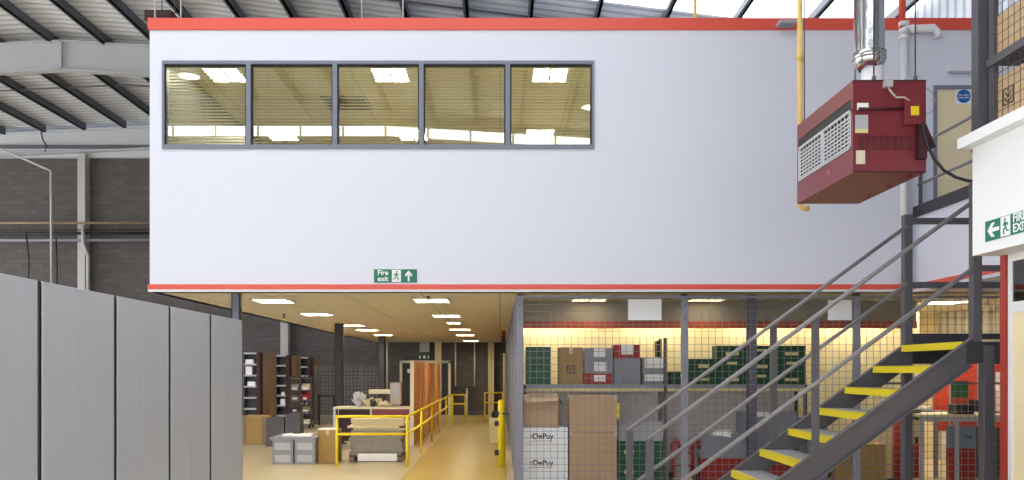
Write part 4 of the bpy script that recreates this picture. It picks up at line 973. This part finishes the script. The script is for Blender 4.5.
# brown tall cabinets in a row
for i in range(5):
    a = 20.1 + i*1.8; b = a+1.74; X = -2.05
    t = thing('wooden_screen', 'tall orange-brown wooden screen along the left of the aisle, %s from the front' % ['first', 'second', 'third', 'fourth', 'fifth'][i], 'screen', (X-.05, (a+b)/2, 0), 'orange-brown screens beside the aisle')
    bx(X-.08, X-.02, a, b, 0, 2.04).build('screen_core', M['brownwd'], t)
    m_ = (a+b)/2
    bx(X-.02, X, a+.01, m_-.004, .06, 2.03).build('face_board', M['brownwd'], t); bx(X-.02, X, m_+.004, b-.01, .06, 2.03).build('face_board', M['brownwd2'] if i % 2 else M['brownwd'], t)
    bx(X-.085, X+.004, a-.03, a, 0, 2.05).build('end_post', M['bench'], t)
# back wall features at the end of the aisle
s = 24.6
d = struct('door_2', MB().box(X_(402, s), X_(413.5, s), 34.5, 34.56, .03, Z_(363, s)).box(X_(414.5, s), X_(448, s), 34.5, 34.56, .03, Z_(363, s)), M['steel_dk'])
MB().box(X_(399.5, s), X_(402, s), 34.4, 34.6, 0, Z_(361, s)).box(X_(448, s), X_(450.5, s), 34.4, 34.6, 0, Z_(361, s)).box(X_(399.5, s), X_(450.5, s), 34.4, 34.6, Z_(363, s), Z_(360.5, s)).build('door_frame', M['bench'], d)
tag(bx(X_(407, s), X_(411.5, s), 34.47, 34.49, Z_(373, s), Z_(369, s)).build('door_notice', M['paper'], loc=(X_(409, s), 34.48, Z_(373, s))), 'small white notice on the dark double door at the back', 'notice')
t = thing('fire_exit_sign', 'small dark green exit sign above the double door at the back', 'sign', (X_(424, s), 34.5, Z_(359.5, s)))
bx(X_(417, s), X_(431, s), 34.42, 34.46, Z_(359.5, s), Z_(354.5, s)).build('board', M['green2'], t)
MB().box(X_(419, s), X_(420.5, s), 34.41, 34.42, Z_(358.5, s), Z_(355.5, s)).box(X_(423, s), X_(425.5, s), 34.41, 34.42, Z_(358.5, s), Z_(355.5, s)).box(X_(427.5, s), X_(429, s), 34.41, 34.42, Z_(358.5, s), Z_(355.5, s)).build('symbols', M['paper'], t)
tag(bx(X_(420, s), X_(429.5, s), 34.2, 34.6, Z_(352, s), ZC-.001).build('duct_box', M['col'], loc=(X_(425, s), 34.4, Z_(352, s))), 'pale square duct below the ceiling above the double door', 'duct')
for px, w_, lb, yy in ((438, .12, 'cream column above the brown screens at the back', 33.6), (491, .12, 'cream column at the right end of the back wall', 34.2), (505.5, .1, 'cream column close to the mesh fence at the back', 33.8)):
    x = X_(px, F/yy); o = MB().box(x-w_, x+w_, yy, yy+.02, 0, ZC-.001).box(x-w_, x+w_, yy+.2, yy+.22, 0, ZC-.001).box(x-.02, x+.02, yy, yy+.22, 0, ZC-.001).build('wall_column', M['colcream'], loc=(x, yy, 0)); o['kind'] = 'structure'
for px, lb in ((387, 'thin pale conduit left of the double door'), (455.5, 'left of two thin pale conduits above the far radiator'), (474.5, 'right of two thin pale conduits above the far radiator')):
    x = X_(px, 24.7); lo = Z_(386, 24.7) if px > 400 else 1.0
    tag(MB().tube([(x, 34.25, lo), (x, 34.25, ZC-.001)], .03, 6).build('conduit', M['bench'], loc=(x, 34.25, lo)), lb, 'pipe', 'conduits on the back wall')
t = thing('folding_table', 'small dark shelf table with a central pale leg at the aisle end', 'table', (X_(465, 24.7), 34.1, 0))
bx(X_(455.5, 24.7), X_(475, 24.7), 34.0, 34.35, Z_(388.3, 24.7), Z_(386, 24.7)).build('table_top', M['steel_dk'], t)
MB().tube([(X_(467, 24.7), 34.1, 0), (X_(467, 24.7), 34.1, Z_(388.3, 24.7))], .035, 8).build('leg', M['bench'], t)
tag(bx(X_(501.5, 30), X_(505.5, 30), Y_(30), Y_(30)+.12, Z_(353, 30), ZC-.001).build('black_speaker', M['black'], loc=(X_(503.5, 30), Y_(30), Z_(353, 30))), 'black box hung below the ceiling beside the mesh fence', 'speaker')
x = X_(503.5, 34); tag(MB().lathe([(.001, ZC-.001), (.06, ZC-.001), (.06, ZC-.1), (.03, ZC-.15), (.001, ZC-.16)], x-.0, Y_(34)-.3, 12).build('alarm_beacon', M['redpl'], loc=(x, Y_(34)-.3, ZC)), 'red alarm beacon under the ceiling beside the mesh fence', 'alarm')
# far mesh fence
s = 29.5; y = Y_(s)
t = thing('mesh_fence', 'dark wire mesh fence in front of the back blockwork wall', 'fence', (X_(350, s), y, 0))
a, b = X_(316, s), X_(384, s)
mesh_panel_x(a, b, y, 0, Z_(366, s), t, pitch=.12, r=.004)
MB().box(a-.03, a+.03, y-.03, y+.03, 0, Z_(366, s)).box(b-.03, b+.03, y-.03, y+.03, 0, Z_(366, s)).build('end_posts', M['steel'], t)
bx(X_(360, s), X_(361, s), y-.03, y+.03, 0, Z_(366, s)).build('middle_post', M['steel'], t)
t = thing('mesh_gate', 'dark framed low gate in front of the far mesh fence', 'gate', (X_(326, 30), Y_(30), 0))
MB().box(X_(318, 30), X_(320, 30), Y_(30), Y_(30)+.04, 0, Z_(395, 30)).box(X_(318, 30), X_(334, 30), Y_(30), Y_(30)+.04, Z_(396.5, 30), Z_(395, 30)).box(X_(333, 30), X_(334.5, 30), Y_(30), Y_(30)+.04, 0, Z_(395, 30)).build('gate_frame', M['black'], t)
# shelving gondolas at left
def gondola(lab, px0, px1, s, top, depth, contents):
    x0, x1 = X_(px0, s), X_(px1, s); y0 = Y_(s); zt = Z_(top, s)
    t = thing('shelving_unit', lab, 'shelving', ((x0+x1)/2, y0, 0), 'shelving units left of the columns')
    MB().box(x0, x0+.03, y0, y0+.35, 0, zt).box(x0, x1, y0+.33, y0+.35, 0, zt).build('carcass', M['steel'], t)
    bx(x1, x1+.1, y0-.01, y0+.35, 0, zt).build('red_side', M['maroon_dk'], t)
    bx(x1+.0, x1+.1, y0+.36, y0+depth, 0, zt).build('board_side', M['ply'], t)
    bx(x1+.1, x1+.115, y0+depth*.55, y0+depth*.55+.04, 0, zt).build('side_batten', M['ply'], t)
    n = 7; h = zt/n
    for k in range(1, n+1):
        z = zt*k/n; bx(x0+.03, x1, y0-.01, y0+.33, z-.05, z).build('shelf', M['greypl_lt'], t)
    for k, (w0, w1, hh) in contents.items():
        z = zt*k/n; W = x1-x0
        o = bx(x0+.03+W*w0, x0+W*w1-.0, y0+.02, y0+.2, z, z+hh).build('document_tray', M['paper'], loc=((x0+x1)/2, y0+.1, z))
        tag(o, '%s white paper stack in the %s' % ({6: 'top', 5: 'second', 4: 'third', 3: 'fourth', 2: 'low', 1: 'lowest'}[k], lab), 'papers', 'papers on the shelving units')
gondola('nearest shelving unit beside the grey partition', 243, 256.5, 33, 352.5, 1.9, {6: (.1, .75, .13), 5: (.1, .65, .25), 4: (.25, .9, .13)})
gondola('middle shelving unit with dark shelves', 275, 286, 30, 355, 1.6, {2: (.4, .9, .2), 3: (.5, .85, .1)})
gondola('far shelving unit near the mesh fence', 300, 308, 28, 357, 1.6, {})
# wire rack trolley with parts
s = 32; y = Y_(s); x0, x1 = X_(290, s), X_(311, s)
t = thing('rack_trolley', 'cluttered dark rack trolley in front of the shelving units', 'trolley', ((x0+x1)/2, y, 0))
for x in (x0, (x0+x1)/2, x1):
    MB().box(x-.02, x+.02, y-.02, y+.02, .1, Z_(376, s)).box(x-.02, x+.02, y+.5, y+.54, .1, Z_(376, s)).build('upright', M['steel_dk'], t)
for k, py in enumerate((378, 390, 400, 412, 424)):
    bx(x0, x1, y-.02, y+.54, Z_(py, s)-.03, Z_(py, s)).build('shelf', M['steel'], t)
for x in (x0+.04, x1-.04):
    for yy in (y+.02, y+.5): MB().tube([(x-.02, yy, .06), (x+.02, yy, .06)], .06, 12).build('castor', M['black'], t)
rnd = random.Random(3)
k = 0
for py, lv in ((390, 'second shelf'), (400, 'third shelf'), (412, 'fourth shelf'), (424, 'bottom shelf')):
    for side_, sx in (('left', x0+.03), ('right', (x0+x1)/2+.03)):
        w_ = .2+rnd.random()*.06; h_ = .12+rnd.random()*.13
        z = Z_(py, s); mm = [M['greypl_lt'], M['bench'], M['greypl'], M['redpl'], M['steel'], M['ply']][k % 6]; cn = ['pale grey', 'cream', 'grey', 'red', 'dark grey', 'tan'][k % 6]
        tt = thing('parts_bin', '%s parts bin on the %s %s of the rack trolley' % (cn, lv, side_), 'bin', (sx+w_/2, y+.2, z), 'parts bins on the rack trolley')
        MB().prism([(y+.02, z), (y+.32, z), (y+.32, z+h_), (y+.12, z+h_), (y+.02, z+h_*.6)], 'x', sx, sx+w_).build('bin_body', mm, tt, .005)
        bx(sx+.05, sx+w_-.05, y+.008, y+.019, z+.02, z+.07).build('bin_label', M['paper'], tt); k += 1
# wooden box
o = list(place(243, 264.5, 416, 445, 41, .55)); o[4] = 0
t = thing('timber_crate', 'yellowish timber box standing on the floor beside the grey partition', 'box', ((o[0]+o[1])/2, o[2], 0))
bx(*o).build('box_body', M['card_yel'], t, .006)
for xx in (o[0], o[1]-.06): bx(xx, xx+.06, o[2]-.012, o[2], 0, o[5]).build('corner_batten', M['ply'], t)
# dark grey tubs behind table
for i, (p0, p1, q0, q1, lb) in enumerate(((266, 284, 418, 436, 'left dark grey tub behind the sheet-topped crates'), (285, 300, 414, 434, 'right dark grey tub behind the sheet-topped crates'))):
    o = list(place(p0, p1, q0, q1, 42, .4)); o[4] = 0
    crate(lb, o, M['steel'], None, name='grey_tub', group='dark grey tubs at left', cat='tub')
# four grey crates, board and papers
s = 51.7; G4 = 'grey crates under the board'
zz = [0, .235, .47]
for r_ in range(2):
    for c, (p0, p1) in enumerate(((272.5, 293), (294.5, 315))):
        x0, x1 = X_(p0, s), X_(p1, s)
        tt = crate('grey crate under the papers at left, %s %s of the four' % (['lower', 'upper'][r_], ['left', 'right'][c]), (x0, x1, Y_(s), Y_(s)+.5, zz[r_]+.001, zz[r_+1]), M['greypl'], (.12, .88, .15, .75), M['greypl_lt'], name='storage_crate', group=G4, cols=2)
z = .471; x0, x1 = X_(270, s), X_(316, s)
t = thing('board_sheet', 'flat grey board lying on the four grey crates', 'board', ((x0+x1)/2, Y_(s)+.4, z)); bx(x0, x1, Y_(s)-.02, Y_(s)+.9, z, z+.05).build('board', M['greypl'], t)
for k, (a0, b0, c0, d0, lb) in enumerate(((.2, .5, .2, .6, 'left'), (.45, .85, .1, .5, 'right'), (.1, .3, .6, .85, 'rear'))):
    W = x1-x0; tt = MB().prism([(x0+W*a0, Y_(s)+c0), (x0+W*b0, Y_(s)+c0+.05), (x0+W*b0-.03, Y_(s)+d0), (x0+W*a0+.1, Y_(s)+d0)], 'z', z+.051, z+.051+.02+.015*(k % 2)).build('paper_sheets', M['paper'], loc=((x0+W*a0), Y_(s)+c0, z+.05))
    tag(tt, 'white papers, %s pile on the board above the grey crates' % lb, 'papers', 'papers on the board')
# cardboard box
o = list(place(318, 337, 430, 463, 51, .5)); o[4] = 0; o[5] = Z_(430, 51)
carton('brown cardboard box with pale top flaps between the grey crates and yellow rail', o, M['card_yel'], flaps=False, tape=True)
o = list(place(318, 336, 428, 430, 51, .2)); tag(MB().prism([(o[0], Y_(51)), (o[1], Y_(51)+.05), (o[1]-.02, Y_(51)+.3), (o[0]+.05, Y_(51)+.26)], 'z', Z_(430, 51)+.001, Z_(429, 51)+.006).build('paper_sheets', M['paper']), 'cream papers on the brown box beside the yellow rail', 'papers')
# pallet load behind the yellow rail
s = 50.5; x0, x1 = X_(349, s), X_(403, s); y0 = Y_(s)
t = thing('timber_pallet', 'dark pallet under the wrapped sheets behind the yellow rail', 'pallet', ((x0+x1)/2, y0+.4, 0))
MB().box(x0, x1, y0, y0+.1, .1, .13).box(x0, x1, y0+.35, y0+.45, .1, .13).box(x0, x1, y0+.7, y0+.8, .1, .13).box(x0, x1, y0, y0+.1, 0, .02).build('deck_boards', M['steel_dk'], t)
MB().box(x0, x0+.1, y0, y0+.8, .02, .1).box((x0+x1)/2-.05, (x0+x1)/2+.05, y0, y0+.8, .02, .1).box(x1-.1, x1, y0, y0+.8, .02, .1).build('bearers', M['ply'], t)
def sheets(name, lab, za, zb, n, m, seed, cat, jit=.03):
    r = random.Random(seed); t = thing(name, lab, cat, ((x0+x1)/2, y0+.4, za)); mb = MB(); h = (zb-za)/n
    for k in range(n):
        dx = r.uniform(-jit, jit); dy = r.uniform(-jit/2, jit/2); mb.box(x0+.02+dx, x1-.02+dx, y0+.01+dy, y0+.78+dy, za+k*h, za+(k+1)*h-.003)
    mb.build('sheets', m, t, .004); return t
t = sheets('wrapped_load', 'grey plastic wrapped load on the pallet behind the yellow rail', .131, .62, 7, M['wrap'], 1, 'load')
bx(X_(358, s), X_(397, s), y0-.03, y0-.02, Z_(461, s), Z_(453.5, s)).build('white_label', M['paper'], t)
sheets('foam_sheets', 'cream foam sheets stacked on top of the wrapped load', .621, .86, 5, M['foam'], 2, 'sheets', .06)
# bench with computer things behind
s = 42; y0 = Y_(s); x0, x1 = X_(333, s), X_(410, s); zt4 = Z_(407, s)
t = thing('workbench', 'long packing bench with grey frame behind the yellow guard rail', 'bench', ((x0+x1)/2, y0, 0))
bx(x0, x1, y0, y0+.68, zt4-.05, zt4).build('bench_top', M['bench'], t, .005)
bx(X_(372, s), x1-.02, y0+.0, y0+.6, zt4-.3, zt4-.051).build('drawer_unit', M['maroon'], t)
bx(x0+.06, X_(370, s), y0+.4, y0+.42, .1, zt4-.08).build('back_panel', M['maroon_dk'], t)
for x in (x0+.03, X_(371, s), x1-.03):
    for yy in (y0+.04, y0+.64): bx(x-.03, x+.03, yy-.03, yy+.03, 0, zt4-.05).build('leg', M['greypl_lt'], t)
def cruf(name, lab, px0, px1, q0, m, seed, cat, dpt=.3, off=.1):
    r = random.Random(seed); s2 = F/(y0+off); a, b = X_(px0, s2), X_(px1, s2); top = Z_(q0, s2)
    bm = bmesh.new(); bmesh.ops.create_icosphere(bm, subdivisions=3, radius=1)
    for v in bm.verts:
        n = 1 + r.uniform(-.06, .06) + .75*mnoise.noise(v.co*2.1+Vector((seed*5, 0, 0))); v.co = Vector(((a+b)/2 + v.co.x*(b-a)/2*n, y0+off+dpt/2+v.co.y*dpt/2*n, max(zt4+.001, zt4 + (top-zt4)*(v.co.z*.5+.5)*n)))
    me = bpy.data.meshes.new(name); bm.to_mesh(me); bm.free(); me.materials.append(m)
    o = bpy.data.objects.new(name, me); COL.objects.link(o); me.transform(Matrix.Translation((-(a+b)/2, -(y0+off), -zt4))); o.location = ((a+b)/2, y0+off, zt4)
    tag(o, lab, cat, 'crumpled packing on the bench')
cruf('packing_heap', 'grey crumpled packing heap at the left of the packing bench', 352, 366, 395, M['greypl_lt'], 1, 'packing')
cruf('packing_heap', 'cream crumpled paper heap in the middle of the packing bench', 363, 381, 399, M['foam'], 2, 'packing')
cruf('packing_heap', 'small dark packing heap beside the cream paper heap', 369, 376, 400, M['steel_dk'], 3, 'packing', .15, .03)
cruf('packing_heap', 'pale packing heap at the right of the packing bench', 378, 391, 402, M['bench'], 4, 'packing', .2, .02)
s2 = 41.2
t = thing('desktop_computer', 'beige desktop monitor case on the packing bench', 'computer', (X_(395, s2), Y_(s2), zt4))
bx(X_(390, s2), X_(400.5, s2), Y_(s2), Y_(s2)+.3, zt4+.04, Z_(382.5, s2)).build('monitor_case', M['col'], t, .02)
bx(X_(392, s2), X_(398.5, s2), Y_(s2)+.05, Y_(s2)+.25, zt4, zt4+.04).build('monitor_foot', M['col'], t)
bx(X_(391.5, s2), X_(399, s2), Y_(s2)-.005, Y_(s2), Z_(394, s2), Z_(384.5, s2)).build('rear_vent', M['greypl_lt'], t)
t = thing('shelf_lamp', 'cream desk lamp shade raised above the packing bench', 'lamp', (X_(379, s2), Y_(s2), zt4))
bx(X_(368, s2), X_(390, s2), Y_(s2)+.1, Y_(s2)+.2, Z_(394, s2), Z_(389.5, s2)).build('lamp_shade', M['bench'], t, .01)
for px in (370, 388): MB().tube([(X_(px, s2), Y_(s2)+.15, zt4), (X_(px, s2), Y_(s2)+.15, Z_(394, s2))], .012, 6).build('stand', M['steel'], t)
t = thing('office_chair', 'dark office chair behind the computer on the packing bench', 'chair', (X_(402, 38), Y_(38), 0))
x = X_(402, 37.5); y = Y_(37.5)
bx(x-.2, x+.2, y+.3, y+.36, .75, 1.5).build('backrest', M['black'], t, .03); bx(x-.22, x+.22, y-.1, y+.3, .5, .58).build('seat', M['black'], t, .02)
MB().tube([(x, y+.1, .06), (x, y+.1, .5)], .03).build('stem', M['steel'], t)
MB().tube([(x, y+.28, .55), (x, y+.37, .65), (x, y+.37, .9)], .02).build('back_stem', M['steel'], t)
b = MB()
for k in range(5): b.tube([(x, y+.1, .1), (x+.28*math.cos(k*1.257), y+.1+.28*math.sin(k*1.257), .02)], .02, 6)
b.build('base', M['steel'], t)

# ------------------------------------------------------------------ HIGH BAY LAMPS (seen mirrored in the glass)
hb = [(-7.4, 5.0, 8.8), (2.4, 2.8, 8.75)]
hn = ['left', 'right']
for (x, y, z), n_ in zip(hb, hn):
    t = thing('high_bay_lamp', '%s white high bay lamp hanging from the hall roof' % n_, 'lamp', (x, y, z), 'high bay lamps in the hall')
    MB().lathe([(.05, z+.42), (.08, z+.36), (.18, z+.22), (.25, z)], x, y, 20).build('lamp_shade', M['shade'], t)
    MB().lathe([(.001, z+.02), (.24, z+.02)], x, y, 20).build('lamp_glass', M['bulb'], t)
    MB().tube([(x, y, z+.42), (x, y, zdeck(x)-.05)], .01, 6).build('hanger', M['steel'], t)

# ------------------------------------------------------------------ CAMERA, WORLD, VIEW
cam = bpy.data.cameras.new('camera'); co = bpy.data.objects.new('camera', cam); COL.objects.link(co)
co.location = (0, 0, EYE); co.rotation_euler = (math.pi/2, 0, 0)
cam.sensor_width = 36; cam.lens = F*36/1024; cam.shift_x = 12/1024; cam.shift_y = 131/1024; cam.clip_end = 200
SC.camera = co
w = bpy.data.worlds.new('world'); w.use_nodes = True; SC.world = w
w.node_tree.nodes['Background'].inputs[0].default_value = (.85, .9, 1, 1); w.node_tree.nodes['Background'].inputs[1].default_value = .6
SC.view_settings.view_transform = 'Standard'; SC.view_settings.look = 'None'; SC.view_settings.gamma = 1; SC.view_settings.use_curve_mapping = False
SC.view_settings.exposure = 0
SC.cycles.use_denoising = True
SC.cycles.max_bounces = 10; SC.cycles.transparent_max_bounces = 16
SC.cycles.sample_clamp_indirect = 10
